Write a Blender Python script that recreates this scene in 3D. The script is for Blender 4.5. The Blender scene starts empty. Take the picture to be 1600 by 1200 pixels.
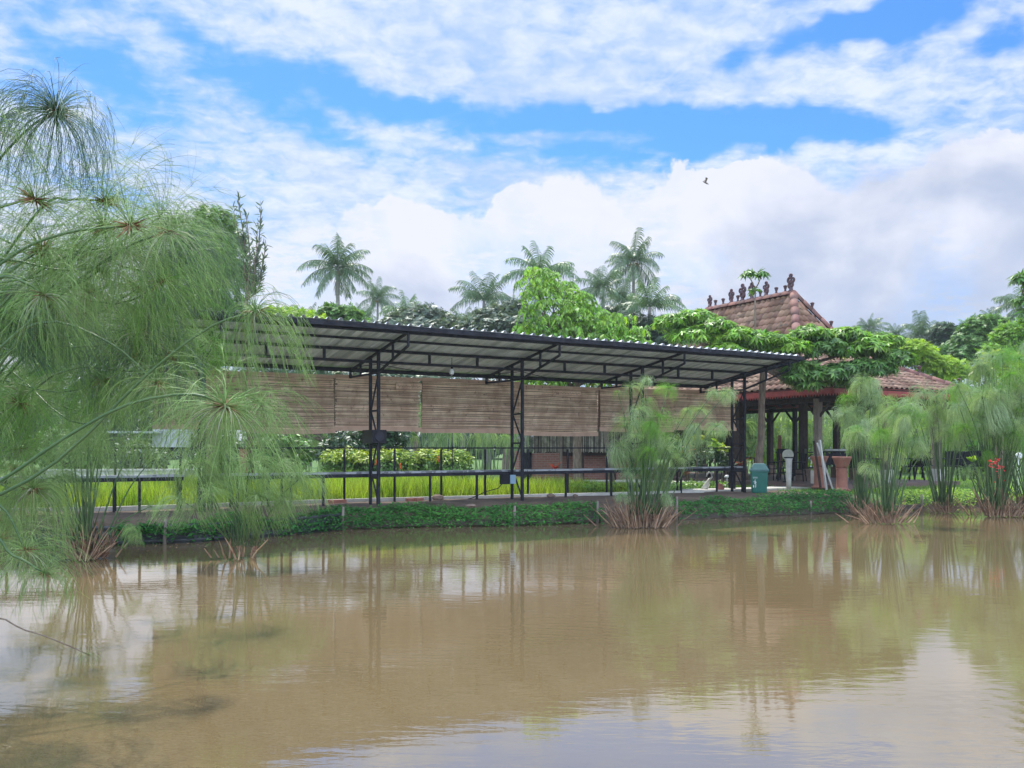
import bpy, math, random
import numpy as np
from math import radians as R, sin, cos, pi
from mathutils import Vector, Matrix

random.seed(7)
rng = np.random.default_rng(7)
S = bpy.context.scene
COL = S.collection

# ------------------------------------------------------------------ camera, sky, sun, exposure
F = 1350.0                       # focal length in photo pixels (photo 1600 x 1200, horizon at row 700)
CH = 1.3                         # eye height over the bank
WZ = -0.45                       # water level
cam_d = bpy.data.cameras.new('camera'); cam = bpy.data.objects.new('camera', cam_d); COL.objects.link(cam)
cam.location = (0, 0, CH); cam.rotation_euler = (R(90), 0, 0)
cam_d.sensor_width = 36; cam_d.lens = 36 * F / 1600; cam_d.shift_y = 100 / 1600
cam_d.clip_start = 0.05; cam_d.clip_end = 3000
S.camera = cam
SUN_EL, SUN_AZ = 58, -18          # azimuth from +Y (view direction) towards +X
sun_d = bpy.data.lights.new('sun', 'SUN'); sun_d.energy = 3.7; sun_d.angle = R(0.6); sun_d.color = (1, .95, .86)
sun = bpy.data.objects.new('sun', sun_d); COL.objects.link(sun)
sv = Vector((sin(R(SUN_AZ)) * cos(R(SUN_EL)), cos(R(SUN_AZ)) * cos(R(SUN_EL)), sin(R(SUN_EL))))
sun.rotation_euler = sv.to_track_quat('Z', 'Y').to_euler(); sun.location = (0, 0, 60)
S.view_settings.view_transform = 'Standard'; S.view_settings.look = 'None'
S.view_settings.exposure = 0.36; S.view_settings.gamma = 1
S.cycles.max_bounces = 6; S.cycles.transparent_max_bounces = 12; S.cycles.diffuse_bounces = 3
S.cycles.use_denoising = True

class NT:                        # tiny helper for node trees
    def __init__(s, tree): s.t = tree; s.n = tree.nodes; s.l = tree.links
    def put(s, sock, v):
        if isinstance(v, bpy.types.NodeSocket): s.l.new(v, sock)
        elif v is not None:
            if isinstance(v, (tuple, list)) and len(v) == 3 and sock.type == 'RGBA': v = (*v, 1)
            sock.default_value = v
    def m(s, op, a, b=None, c=None, clamp=False):
        n = s.n.new('ShaderNodeMath'); n.operation = op; n.use_clamp = clamp
        for i, v in enumerate((a, b, c)):
            if v is not None: s.put(n.inputs[i], v)
        return n.outputs[0]
    def smooth(s, v, a, b, lo=0., hi=1.):
        n = s.n.new('ShaderNodeMapRange'); n.interpolation_type = 'SMOOTHSTEP'
        s.put(n.inputs[0], v); s.put(n.inputs[1], a); s.put(n.inputs[2], b); s.put(n.inputs[3], lo); s.put(n.inputs[4], hi)
        return n.outputs[0]
    def mix(s, f, a, b, blend='MIX'):
        n = s.n.new('ShaderNodeMix'); n.data_type = 'RGBA'; n.blend_type = blend
        s.put(n.inputs[0], f); s.put(n.inputs[6], a); s.put(n.inputs[7], b); return n.outputs[2]
    def noise(s, vec, scale, detail=6, rough=.55, dist=0., out=0, lac=2.):
        n = s.n.new('ShaderNodeTexNoise'); n.noise_dimensions = '3D'
        if vec is not None: s.put(n.inputs['Vector'], vec)
        s.put(n.inputs['Scale'], scale); s.put(n.inputs['Detail'], detail); s.put(n.inputs['Roughness'], rough)
        s.put(n.inputs['Distortion'], dist); s.put(n.inputs['Lacunarity'], lac); return n.outputs[out]
    def mapv(s, vec, loc=(0,0,0), rot=(0,0,0), sc=(1,1,1)):
        n = s.n.new('ShaderNodeMapping'); s.put(n.inputs[0], vec)
        n.inputs[1].default_value = loc; n.inputs[2].default_value = rot; n.inputs[3].default_value = sc
        return n.outputs[0]
    def comb(s, x, y, z=0.):
        n = s.n.new('ShaderNodeCombineXYZ')
        for i, v in enumerate((x, y, z)): s.put(n.inputs[i], v)
        return n.outputs[0]
    def node(s, t): return s.n.new(t)

def azel(px, py):
    return math.atan((px - 800) / F), math.atan((700 - py) / math.hypot(F, px - 800))

def build_world():
    w = bpy.data.worlds.new('World'); S.world = w; w.use_nodes = True
    t = NT(w.node_tree); t.n.clear()
    out = t.node('ShaderNodeOutputWorld')
    sky = t.node('ShaderNodeTexSky'); sky.sky_type = 'NISHITA'; sky.sun_disc = False
    sky.sun_elevation = R(SUN_EL); sky.sun_rotation = R(SUN_AZ); sky.dust_density = .4; sky.ozone_density = 3
    blue = t.mix(1., sky.outputs[0], (.40, .78, 1.18), 'MULTIPLY')
    tc = t.node('ShaderNodeTexCoord'); V = tc.outputs['Generated']
    sp = t.node('ShaderNodeSeparateXYZ'); t.put(sp.inputs[0], V); x, y, z = sp.outputs
    az = t.m('ARCTAN2', x, y); el = t.m('ARCSINE', z)
    zz = t.m('ADD', t.m('MAXIMUM', z, 0.), .13)
    p = t.comb(t.m('DIVIDE', x, zz), t.m('DIVIDE', y, zz), 0.)
    n1 = t.noise(t.mapv(p, loc=(3.1, 1.7, .4)), 1.9, 9, .6, .35)
    n2 = t.noise(t.mapv(p, loc=(9.1, 4.7, .9), rot=(0, 0, R(25)), sc=(1, 2.2, 1)), 5.5, 7, .6, .2)
    n3 = t.noise(t.mapv(p, loc=(2.1, 8.7, .2), rot=(0, 0, R(-20))), 13., 6, .62, .3)
    cov = t.m('ADD', t.m('ADD', t.m('ADD', t.m('MULTIPLY', n1, .40), t.m('MULTIPLY', n2, .30)), t.m('MULTIPLY', n3, .34)), -.02)
    # places in the sky where the blue shows through (azimuth, elevation, half sizes, tilt)
    aev = t.comb(az, el, 0.)
    warp = t.noise(V, 6., 4, .6, 0., 1)
    vm = t.node('ShaderNodeVectorMath'); vm.operation = 'MULTIPLY_ADD'
    t.put(vm.inputs[0], warp); vm.inputs[1].default_value = (.20, .10, 0); t.put(vm.inputs[2], aev)
    aevw = vm.outputs[0]
    tot = None
    for (px, py, hx, hy, tilt, amt) in [
        (400, 118, 150, 30, -14, .20), (640, 160, 160, 26, -12, .30), (900, 182, 170, 22, -6, .32), (1190, 205, 190, 30, -4, .32),
        (1300, 222, 70, 24, 0, .3), (520, 205, 200, 22, -16, .12), (1370, 30, 120, 26, 12, .34), (1160, 82, 40, 26, 0, .22),
        (90, 75, 150, 22, -14, .13), (20, 110, 80, 40, 0, .12), (190, 150, 80, 46, -10, .12), (1560, 60, 60, 24, 0, .2), (760, 230, 200, 14, -4, .1),
        (60, 10, 120, 14, 0, .10), (960, 240, 130, 20, 0, .16)]:
        a0, e0 = azel(px, py)
        mp = t.node('ShaderNodeMapping'); mp.vector_type = 'TEXTURE'; t.put(mp.inputs[0], aevw)
        mp.inputs[1].default_value = (a0 + .10, e0 + .05, .0); mp.inputs[2].default_value = (0, 0, R(tilt)); mp.inputs[3].default_value = (hx / F, hy / F, 1)
        ln = t.node('ShaderNodeVectorMath'); ln.operation = 'LENGTH'
        s2 = t.node('ShaderNodeSeparateXYZ'); t.put(s2.inputs[0], mp.outputs[0])
        t.put(ln.inputs[0], t.comb(s2.outputs[0], s2.outputs[1], 0.))
        g = t.smooth(ln.outputs['Value'], 0.0, 1.6, amt*1.12, 0.)
        tot = g if tot is None else t.m('ADD', tot, g)
    cov = t.m('SUBTRACT', t.m('ADD', cov, .085), tot)
    alpha = t.smooth(cov, .35, .66)
    thin = t.noise(t.mapv(p, loc=(1, 7, 3)), 1.2, 4, .5)
    hi = t.mix(t.smooth(t.m('ADD', t.m('MULTIPLY', thin, .5), t.m('MULTIPLY', n3, .5)), .36, .62), (.46, .62, .93), (.74, .82, .96))
    # low cumulus bank with its own crisp top
    fc = t.node('ShaderNodeFloatCurve'); c = fc.mapping.curves[0]
    pts = [(0, 290), (250, 300), (420, 320), (520, 318), (590, 300), (660, 312), (740, 330), (800, 292), (900, 276), (1010, 280), (1085, 256), (1150, 250),
           (1220, 226), (1270, 240), (1310, 256), (1345, 228), (1420, 212), (1600, 190)]
    ulo, uhi = azel(0, 0)[0], azel(1600, 0)[0]
    pp = [((azel(a, b)[0] - ulo) / (uhi - ulo), azel(a, b)[1] / .5) for a, b in pts]
    c.points[0].location = pp[0]; c.points[1].location = pp[-1]
    for q in pp[1:-1]: c.points.new(*q)
    fc.mapping.update()
    t.put(fc.inputs['Value'], t.m('DIVIDE', t.m('SUBTRACT', az, ulo), uhi - ulo))
    top = t.m('MULTIPLY', fc.outputs[0], .5)
    nb = t.noise(V, 9., 9, .58, .15)
    bill = t.m('MULTIPLY', t.m('SUBTRACT', nb, .5), .15)
    depth = t.m('SUBTRACT', t.m('ADD', top, bill), el)
    soft = t.smooth(t.noise(V, 3.1, 2, .5), .4, .62, .005, .035)
    low = t.smooth(depth, 0., soft)
    shade = t.noise(t.mapv(V, loc=(.3, .2, .9), sc=(1, 1, 1.7)), 5.2, 8, .55, .3)
    deep = t.smooth(depth, .0, .16)
    right = t.smooth(az, .0, .5, .0, .12)
    gl = t.m('ADD', t.m('MULTIPLY', deep, .24), right)
    k = t.smooth(t.m('SUBTRACT', t.m('ADD', shade, .20), gl), .28, .62)
    lc = t.mix(k, (.47, .54, .71), (.82, .84, .93))
    lowa = t.m('MULTIPLY', low, t.smooth(t.noise(V, 4.3, 6, .6, .3), .3, .55, .62, .98))
    ccol = t.mix(lowa, hi, lc)
    atot = t.m('MAXIMUM', alpha, lowa)
    # towards the horizon everything whitens
    atot = t.m('MAXIMUM', atot, t.smooth(el, .30, .02, 0., .96))
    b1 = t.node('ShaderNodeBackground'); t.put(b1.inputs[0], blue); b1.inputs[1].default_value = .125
    b2 = t.node('ShaderNodeBackground'); t.put(b2.inputs[0], ccol); t.put(b2.inputs[1], t.m('ADD', t.m('ADD', .86, t.smooth(el, .55, 1.0, 0., 1.3)), t.smooth(y, .1, -.6, 0., 1.3)))  # clouds overhead and behind the camera made brighter, added fill for shaded fronts
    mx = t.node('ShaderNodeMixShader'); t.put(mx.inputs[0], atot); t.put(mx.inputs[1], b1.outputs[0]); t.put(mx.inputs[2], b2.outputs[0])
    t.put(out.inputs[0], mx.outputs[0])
build_world()

# ------------------------------------------------------------------ geometry helpers
def P(px, py, Y):                # photo pixel + distance -> place in the scene
    return Vector(((px - 800) / F * Y, Y, CH + (700 - py) / F * Y))
def G(px, py, z=0.):             # ground point seen at a photo pixel
    return P(px, py, (CH - z) * F / (py - 700))
D = Vector((.8639, .5036, 0)); NN = Vector((-.5036, .8639, 0)); A0 = Vector((-3.012, 19.5, 0)); LB = 3.78
RZ = math.atan2(D.y, D.x)
def CV(s, w, z=0.): return A0 + D * s + NN * w + Vector((0, 0, z))        # canopy frame
P0 = Vector((9.86, 26.4, 0))
def PV(a, b, z=0.): return P0 + D * a + NN * b + Vector((0, 0, z))        # pavilion frame
def s_at(px, w, base=A0):
    r = (px - 800) / F; q = base + NN * w
    return (r * q.y - q.x) / (D.x - D.y * r)
def b_at(px, a, base=P0):
    r = (px - 800) / F; q = base + D * a
    return (r * q.y - q.x) / (NN.x - NN.y * r)

class MB:
    def __init__(s): s.v = []; s.f = []; s.sm = []
    def add(s, vs, fs, smooth=False):
        o = len(s.v); s.v += [tuple(v) for v in vs]; s.f += [tuple(i + o for i in f) for f in fs]; s.sm += [smooth] * len(fs); return s
    def hexa(s, c8): return s.add(c8, [(0,3,2,1),(4,5,6,7),(0,1,5,4),(1,2,6,5),(2,3,7,6),(3,0,4,7)])
    def box(s, c, sz, rz=0.):
        c = Vector(c); ca, sa = cos(rz), sin(rz); vs = []
        for dz in (-.5, .5):
            for dx, dy in ((-.5,-.5),(.5,-.5),(.5,.5),(-.5,.5)):
                x, y = dx * sz[0], dy * sz[1]
                vs.append((c.x + x*ca - y*sa, c.y + x*sa + y*ca, c.z + dz * sz[2]))
        return s.hexa(vs)
    def bar(s, p0, p1, w, h=None, up=(0,0,1)):
        h = h or w; p0 = Vector(p0); p1 = Vector(p1); t = (p1 - p0).normalized(); u = Vector(up)
        if abs(t.dot(u)) > .97: u = Vector(NN)
        a = t.cross(u).normalized(); b = a.cross(t).normalized(); vs = []
        for p in (p0, p1):
            for i, j in ((-1,-1),(1,-1),(1,1),(-1,1)): vs.append(p + a * (i * w / 2) + b * (j * h / 2))
        return s.hexa(vs)
    def tube(s, pts, rad, n=8, cap=True):
        pts = [Vector(p) for p in pts]
        if not isinstance(rad, (list, tuple)): rad = [rad] * len(pts)
        vs, fs = [], []; ref = None
        for i, p in enumerate(pts):
            t = (pts[min(i+1, len(pts)-1)] - pts[max(i-1, 0)]).normalized()
            if ref is None: ref = Vector((0,0,1)) if abs(t.z) < .9 else Vector((1,0,0))
            a = (ref - t * ref.dot(t)).normalized(); ref = a; b = t.cross(a)
            for k in range(n):
                an = 2 * pi * k / n; vs.append(p + (a * cos(an) + b * sin(an)) * rad[i])
        for i in range(len(pts) - 1):
            for k in range(n):
                k2 = (k + 1) % n; fs.append((i*n+k, i*n+k2, (i+1)*n+k2, (i+1)*n+k))
        if cap: fs.append(tuple(range(n))[::-1]); fs.append(tuple((len(pts)-1)*n + k for k in range(n)))
        return s.add(vs, fs, True)
    def lathe(s, c, prof, n=20, rz=0.):
        c = Vector(c); vs, fs = [], []
        for r, z in prof:
            for k in range(n):
                an = 2*pi*k/n + rz; vs.append((c.x + r*cos(an), c.y + r*sin(an), c.z + z))
        for i in range(len(prof)-1):
            for k in range(n):
                k2 = (k+1) % n; fs.append((i*n+k, i*n+k2, (i+1)*n+k2, (i+1)*n+k))
        fs.append(tuple(range(n))[::-1]); fs.append(tuple((len(prof)-1)*n + k for k in range(n)))
        return s.add(vs, fs, n > 6)
    def ball(s, c, r, n=10, m=7, sc=(1,1,1)):
        c = Vector(c); vs = []; fs = []
        for i in range(m + 1):
            th = pi * i / m
            for k in range(n):
                an = 2*pi*k/n; rr = max(sin(th), .01)
                vs.append((c.x + r*sc[0]*rr*cos(an), c.y + r*sc[1]*rr*sin(an), c.z - r*sc[2]*cos(th)))
        for i in range(m):
            for k in range(n):
                k2 = (k+1) % n; fs.append((i*n+k, i*n+k2, (i+1)*n+k2, (i+1)*n+k))
        return s.add(vs, fs, True)
    def prism(s, poly, off):
        off = Vector(off); n = len(poly); p = [Vector(q) for q in poly]
        return s.add(p + [q + off for q in p], [tuple(range(n))[::-1], tuple(range(n, 2*n))] + [(i, (i+1) % n, (i+1) % n + n, i + n) for i in range(n)])

def np_mesh(name, V, Fs, smooth=False):
    me = bpy.data.meshes.new(name); V = np.asarray(V, dtype=np.float32)
    me.vertices.add(len(V)); me.vertices.foreach_set('co', V.ravel())
    Fs = [np.asarray(f, dtype=np.int32) for f in Fs if len(f)]
    tl = sum(f.size for f in Fs); tp = sum(len(f) for f in Fs)
    me.loops.add(tl); me.polygons.add(tp)
    me.loops.foreach_set('vertex_index', np.concatenate([f.ravel() for f in Fs]))
    st, tot, o = [], [], 0
    for f in Fs:
        st.append(np.arange(len(f)) * f.shape[1] + o); tot.append(np.full(len(f), f.shape[1])); o += f.size
    me.polygons.foreach_set('loop_start', np.concatenate(st).astype(np.int32)); me.polygons.foreach_set('loop_total', np.concatenate(tot).astype(np.int32))
    if smooth: me.polygons.foreach_set('use_smooth', np.ones(tp, dtype=bool))
    me.update(calc_edges=True); return me
def mb_mesh(name, mb):
    me = bpy.data.meshes.new(name); me.from_pydata(mb.v, [], mb.f); me.polygons.foreach_set('use_smooth', mb.sm); me.update(); return me

def rootloc(o):
    L = Vector((0, 0, 0))
    while o: L += o.location; o = o.parent
    return L
def tag(o, label, cat, group=None, kind=None):
    if label: o['label'] = label
    if cat: o['category'] = cat
    if group: o['group'] = group
    if kind: o['kind'] = kind
    return o
def thing(name, label, cat, loc=(0,0,0), group=None):
    o = bpy.data.objects.new(name, None); COL.objects.link(o); o.empty_display_size = .3
    o.location = loc; return tag(o, label, cat, group)
def obj(name, geo, mat, parent=None, local=False, label=None):
    """one mesh object; world-space geometry is moved into its thing's frame"""
    me = mb_mesh(name, geo) if isinstance(geo, MB) else geo
    if parent and not local:
        L = rootloc(parent)
        if L.length > 0: me.transform(Matrix.Translation(-L))
    me.materials.append(mat) if mat and not me.materials else None
    o = bpy.data.objects.new(name, me); COL.objects.link(o)
    if parent: o.parent = parent
    if label: o['label'] = label
    return o
def single(name, geo, mat, label, cat, group=None, kind=None, origin=None):
    me = mb_mesh(name, geo) if isinstance(geo, MB) else geo
    if origin is not None: me.transform(Matrix.Translation(-Vector(origin)))
    o = obj(name, me, mat); 
    if origin is not None: o.location = origin
    return tag(o, label, cat, group, kind)
def structure(name, geo, mat): o = obj(name, geo, mat); o['kind'] = 'structure'; return o
def copy_tree(o, parent=None):
    c = o.copy(); COL.objects.link(c); c.parent = parent
    for ch in list(o.children): copy_tree(ch, c)
    return c

# ------------------------------------------------------------------ materials
M = {}
def mat(name, c1, c2=None, rough=.7, nscale=4., detail=5, bump=0., bscale=30., spec=.5, metal=0., vsc=(1,1,1), lo=.35, hi=.65, island=0., trans=0., c3=None):
    m = bpy.data.materials.new(name); m.use_nodes = True; t = NT(m.node_tree); b = t.n['Principled BSDF']
    col = (*c1, 1); tc = t.node('ShaderNodeTexCoord'); vec = t.mapv(tc.outputs['Object'], sc=vsc)
    if c2: col = t.mix(t.smooth(t.noise(vec, nscale, detail, .6), lo, hi), c1, c2)
    if c3: col = t.mix(t.smooth(t.noise(vec, nscale * 3.7, 4, .7), .56, .72), col, c3)
    if island:
        g = t.node('ShaderNodeNewGeometry'); r = g.outputs['Random Per Island']
        hs = t.node('ShaderNodeHueSaturation'); t.put(hs.inputs['Color'], col)
        t.put(hs.inputs['Value'], t.smooth(r, 0., 1., 1 - island, 1 + island))
        t.put(hs.inputs['Hue'], t.m('ADD', t.m('MULTIPLY', t.m('FRACT', t.m('MULTIPLY', r, 17.3)), island * .07), .5 - island * .035))
        col = hs.outputs[0]
    t.put(b.inputs['Base Color'], col); b.inputs['Roughness'].default_value = rough
    b.inputs['Specular IOR Level'].default_value = spec; b.inputs['Metallic'].default_value = metal
    if bump:
        bn = t.node('ShaderNodeBump'); bn.inputs['Strength'].default_value = bump; bn.inputs['Distance'].default_value = .02
        t.put(bn.inputs['Height'], t.noise(vec, bscale, 6, .6)); t.put(b.inputs['Normal'], bn.outputs[0])
    if trans:
        tr = t.node('ShaderNodeBsdfTranslucent')
        t.put(tr.inputs[0], t.mix(1., col, (1.25, 1.3, .55), 'MULTIPLY'))
        mx = t.node('ShaderNodeMixShader'); mx.inputs[0].default_value = trans
        t.put(mx.inputs[1], b.outputs[0]); t.put(mx.inputs[2], tr.outputs[0]); t.put(t.n['Material Output'].inputs[0], mx.outputs[0])
    M[name] = m; return m
mat('black_steel', (.012,.014,.02), (.03,.032,.042), rough=.5, spec=.15, nscale=6, bump=.1, c3=(.07,.04,.028))
mat('table_steel', (.02,.023,.03), (.05,.055,.065), rough=.16, nscale=5, spec=.8)
mat('table_sheen', (.34,.36,.39), (.10,.11,.13), rough=.3, nscale=2.5, spec=.8, lo=.48, hi=.52)  # pale and dark segments paint the sky's sheen onto the table top
mat('zinc', (.60,.62,.67), (.74,.76,.80), rough=.5, nscale=2.2, bump=.05)
mat('bamboo', (.50,.34,.225), (.74,.57,.40), rough=.75, nscale=2.2, detail=8, bump=.2, bscale=60, island=.34, c3=(.27,.175,.125))
mat('bamboo_inner', (.26,.17,.12), (.17,.11,.08), rough=.8, nscale=5, vsc=(1,1,9))
mat('bamboo_bar', (.60,.40,.29), (.50,.33,.23), rough=.7, nscale=3, bump=.1)
mat('slat', (.36,.34,.27), (.17,.16,.12), rough=.7, nscale=5, island=.5)
mat('rust_tile', (.26,.135,.085), (.37,.235,.155), rough=.82, nscale=.9, detail=8, bump=.4, bscale=40, island=.32, c3=(.14,.115,.085))
mat('ridge_tile', (.24,.10,.075), (.16,.085,.07), rough=.8, nscale=3, bump=.3, island=.2)
mat('finial', (.12,.055,.06), (.07,.04,.045), rough=.7, nscale=8, bump=.3)
mat('red_paint', (.36,.055,.045), (.25,.04,.035), rough=.55, nscale=5, bump=.05)
mat('dark_wood', (.03,.022,.018), (.065,.045,.037), spec=.2, rough=.65, nscale=7, vsc=(6,6,1), bump=.15)
mat('grey_wood', (.17,.135,.115), (.26,.215,.18), rough=.8, nscale=6, vsc=(6,6,1), bump=.25)
mat('concrete', (.50,.48,.43), (.62,.60,.54), rough=.9, nscale=3, bump=.2, c3=(.3,.29,.24))
mat('floor_tile', (.19,.115,.10), (.13,.09,.08), rough=.5, nscale=3, bump=.05)
mat('bark', (.13,.095,.07), (.24,.185,.14), rough=.9, nscale=6, vsc=(3,3,.7), bump=.6, bscale=20)
mat('palm_bark', (.20,.185,.17), (.30,.28,.25), rough=.9, nscale=6, vsc=(1,1,4), bump=.5)
mat('terracotta', (.38,.165,.115), (.28,.12,.09), rough=.8, nscale=5, bump=.2)
mat('black_plastic', (.012,.013,.018), rough=.4, spec=.2)
mat('white_plastic', (.68,.69,.66), (.55,.57,.55), rough=.4, nscale=5)
mat('cream_plastic', (.66,.64,.52), (.52,.52,.44), rough=.4, nscale=5)
mat('bin_green', (.012,.135,.10), (.02,.17,.13), rough=.4, nscale=3)
mat('bin_lid', (.055,.15,.15), (.085,.19,.19), rough=.4, nscale=3)
mat('white_mark', (.6,.66,.62), rough=.6)
mat('faint_mark', (.40,.27,.19), rough=.7)
mat('dark_sheet', (.012,.014,.018), (.04,.045,.05), rough=.4, nscale=3, bump=.1)
mat('plank', (.075,.06,.045), (.14,.115,.09), rough=.85, nscale=5, vsc=(1,1,4), bump=.4)
mat('dry_stalk', (.24,.13,.075), (.38,.26,.16), rough=.85, nscale=6, island=.35)
mat('bract', (.20,.085,.04), (.32,.17,.08), rough=.8, nscale=9, island=.3)
mat('pale_bract', (.50,.50,.38), (.36,.42,.25), rough=.6, nscale=5, island=.2, trans=.3)
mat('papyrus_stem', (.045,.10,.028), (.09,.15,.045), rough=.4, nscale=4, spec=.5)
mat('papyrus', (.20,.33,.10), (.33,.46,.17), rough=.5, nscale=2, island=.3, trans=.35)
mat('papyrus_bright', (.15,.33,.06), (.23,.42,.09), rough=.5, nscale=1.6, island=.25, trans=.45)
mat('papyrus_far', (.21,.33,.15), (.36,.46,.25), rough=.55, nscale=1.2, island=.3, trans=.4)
mat('palm_leaf', (.08,.15,.065), (.13,.20,.09), rough=.42, nscale=.8, island=.3, trans=.2, spec=.6)
mat('palm_leaf_green', (.08,.17,.06), (.13,.22,.08), rough=.42, nscale=.8, island=.3, trans=.25, spec=.6)
mat('leaf_dark', (.03,.075,.028), (.06,.12,.04), rough=.42, nscale=.7, island=.4, trans=.2)
mat('leaf_grey', (.085,.13,.085), (.14,.19,.12), rough=.45, nscale=.7, island=.35, trans=.25)
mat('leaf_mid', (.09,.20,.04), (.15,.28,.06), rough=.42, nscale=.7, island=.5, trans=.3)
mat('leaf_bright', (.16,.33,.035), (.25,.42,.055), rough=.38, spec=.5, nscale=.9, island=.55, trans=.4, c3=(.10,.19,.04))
mat('leaf_lime', (.24,.40,.035), (.34,.48,.05), rough=.5, spec=.35, nscale=.9, island=.3, trans=.42)
mat('leaf_yellow', (.36,.42,.03), (.24,.36,.04), rough=.4, nscale=.9, island=.3, trans=.4)
mat('leaf_red', (.42,.05,.03), (.55,.13,.04), rough=.4, nscale=4, island=.4, trans=.3)
mat('petal_red', (.75,.03,.03), (.6,.02,.03), rough=.4, nscale=4, trans=.3)
mat('petal_orange', (.8,.25,.03), (.7,.12,.03), rough=.4, nscale=4, trans=.3)
mat('cover_leaf', (.035,.15,.03), (.07,.23,.04), c3=(.13,.26,.05), rough=.7, spec=.2, nscale=.7, island=.4, trans=.25)
mat('rice', (.19,.31,.03), (.38,.47,.07), rough=.45, nscale=.9, island=.6, trans=.5)
mat('grass', (.16,.30,.035), (.26,.40,.05), rough=.5, nscale=.5, island=.35, trans=.4)
mat('white_wall', (.55,.58,.56), (.42,.46,.45), rough=.7, nscale=2, bump=.1)
mat('slate_roof', (.10,.095,.11), (.15,.14,.16), rough=.7, nscale=3, bump=.2)
mat('thatch', (.16,.12,.085), (.25,.20,.14), rough=.9, nscale=8, bump=.6)
mat('stone', (.28,.20,.15), (.18,.13,.10), rough=.9, nscale=6, bump=.5)
mat('glass_white', (.85,.87,.88), rough=.15)
mat('blue_box', (.30,.45,.58), rough=.4)
mat('cloth_black', (.014,.016,.024), (.03,.03,.045), rough=.8, nscale=6, bump=.2)
mat('steel_pipe', (.6,.62,.62), (.4,.42,.43), rough=.3, nscale=5, metal=.6)
def zinc_rib_shading():  # stretched noise bands paint rib light and shade into the colour, rust patches on top
    t = NT(M['zinc'].node_tree); b = t.n['Principled BSDF']; tc = t.node('ShaderNodeTexCoord')
    v = t.mapv(t.mapv(tc.outputs['Object'], rot=(0, 0, -RZ)), sc=(1, .05, .05)); n = t.noise(v, 4.2, 3, .7)
    col = t.mix(t.smooth(n, .40, .60), (.60,.62,.65), (.93,.95,.98)); rust = t.noise(tc.outputs['Object'], 1.3, 8, .7)
    t.put(b.inputs['Base Color'], t.mix(t.smooth(rust, .62, .75, 0., .5), col, (.30,.22,.17)))
zinc_rib_shading()
def brick_mat(name, c1, c2, mortar):
    m = bpy.data.materials.new(name); m.use_nodes = True; t = NT(m.node_tree); b = t.n['Principled BSDF']
    tc = t.node('ShaderNodeTexCoord'); g = t.node('ShaderNodeSeparateXYZ')
    t.put(g.inputs[0], t.mapv(tc.outputs['Object'], rot=(0, 0, -RZ)))
    br = t.node('ShaderNodeTexBrick'); t.put(br.inputs['Vector'], t.comb(t.m('ADD', g.outputs[0], g.outputs[1]), g.outputs[2], 0.))
    br.inputs['Color1'].default_value = (*c1, 1); br.inputs['Color2'].default_value = (*c2, 1); br.inputs['Mortar'].default_value = (*mortar, 1)
    br.inputs['Scale'].default_value = 1; br.inputs['Brick Width'].default_value = .24; br.inputs['Row Height'].default_value = .085; br.inputs['Mortar Size'].default_value = .012
    t.put(b.inputs['Base Color'], t.mix(.35, br.outputs[0], t.mix(t.noise(tc.outputs['Object'], 4., 6), c1, c2)))
    b.inputs['Roughness'].default_value = .85
    bn = t.node('ShaderNodeBump'); bn.inputs['Strength'].default_value = .6; bn.inputs['Distance'].default_value = .01; t.put(bn.inputs['Height'], br.outputs['Fac']); bn.invert = True
    t.put(b.inputs['Normal'], bn.outputs[0]); M[name] = m
brick_mat('brick', (.33,.15,.11), (.24,.105,.08), (.30,.25,.22))

def ground_mat():
    m = bpy.data.materials.new('ground'); m.use_nodes = True; t = NT(m.node_tree); b = t.n['Principled BSDF']
    tc = t.node('ShaderNodeTexCoord'); v = tc.outputs['Object']
    soil = t.mix(t.smooth(t.noise(v, 1.4, 8, .65), .35, .65), (.075,.050,.036), (.155,.11,.075))
    grass = t.mix(t.smooth(t.noise(v, 1.1, 8, .65), .35, .65), (.045,.10,.02), (.11,.20,.035))
    at = t.node('ShaderNodeAttribute'); at.attribute_name = 'soil'
    f = t.smooth(t.m('ADD', at.outputs['Fac'], t.m('MULTIPLY', t.m('SUBTRACT', t.noise(v, 1.7, 6, .7), .5), .9)), .4, .6)
    t.put(b.inputs['Base Color'], t.mix(f, grass, soil)); b.inputs['Roughness'].default_value = .95
    bn = t.node('ShaderNodeBump'); bn.inputs['Strength'].default_value = .7; bn.inputs['Distance'].default_value = .05
    t.put(bn.inputs['Height'], t.noise(v, 6., 8, .7)); t.put(b.inputs['Normal'], bn.outputs[0]); return m
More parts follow.
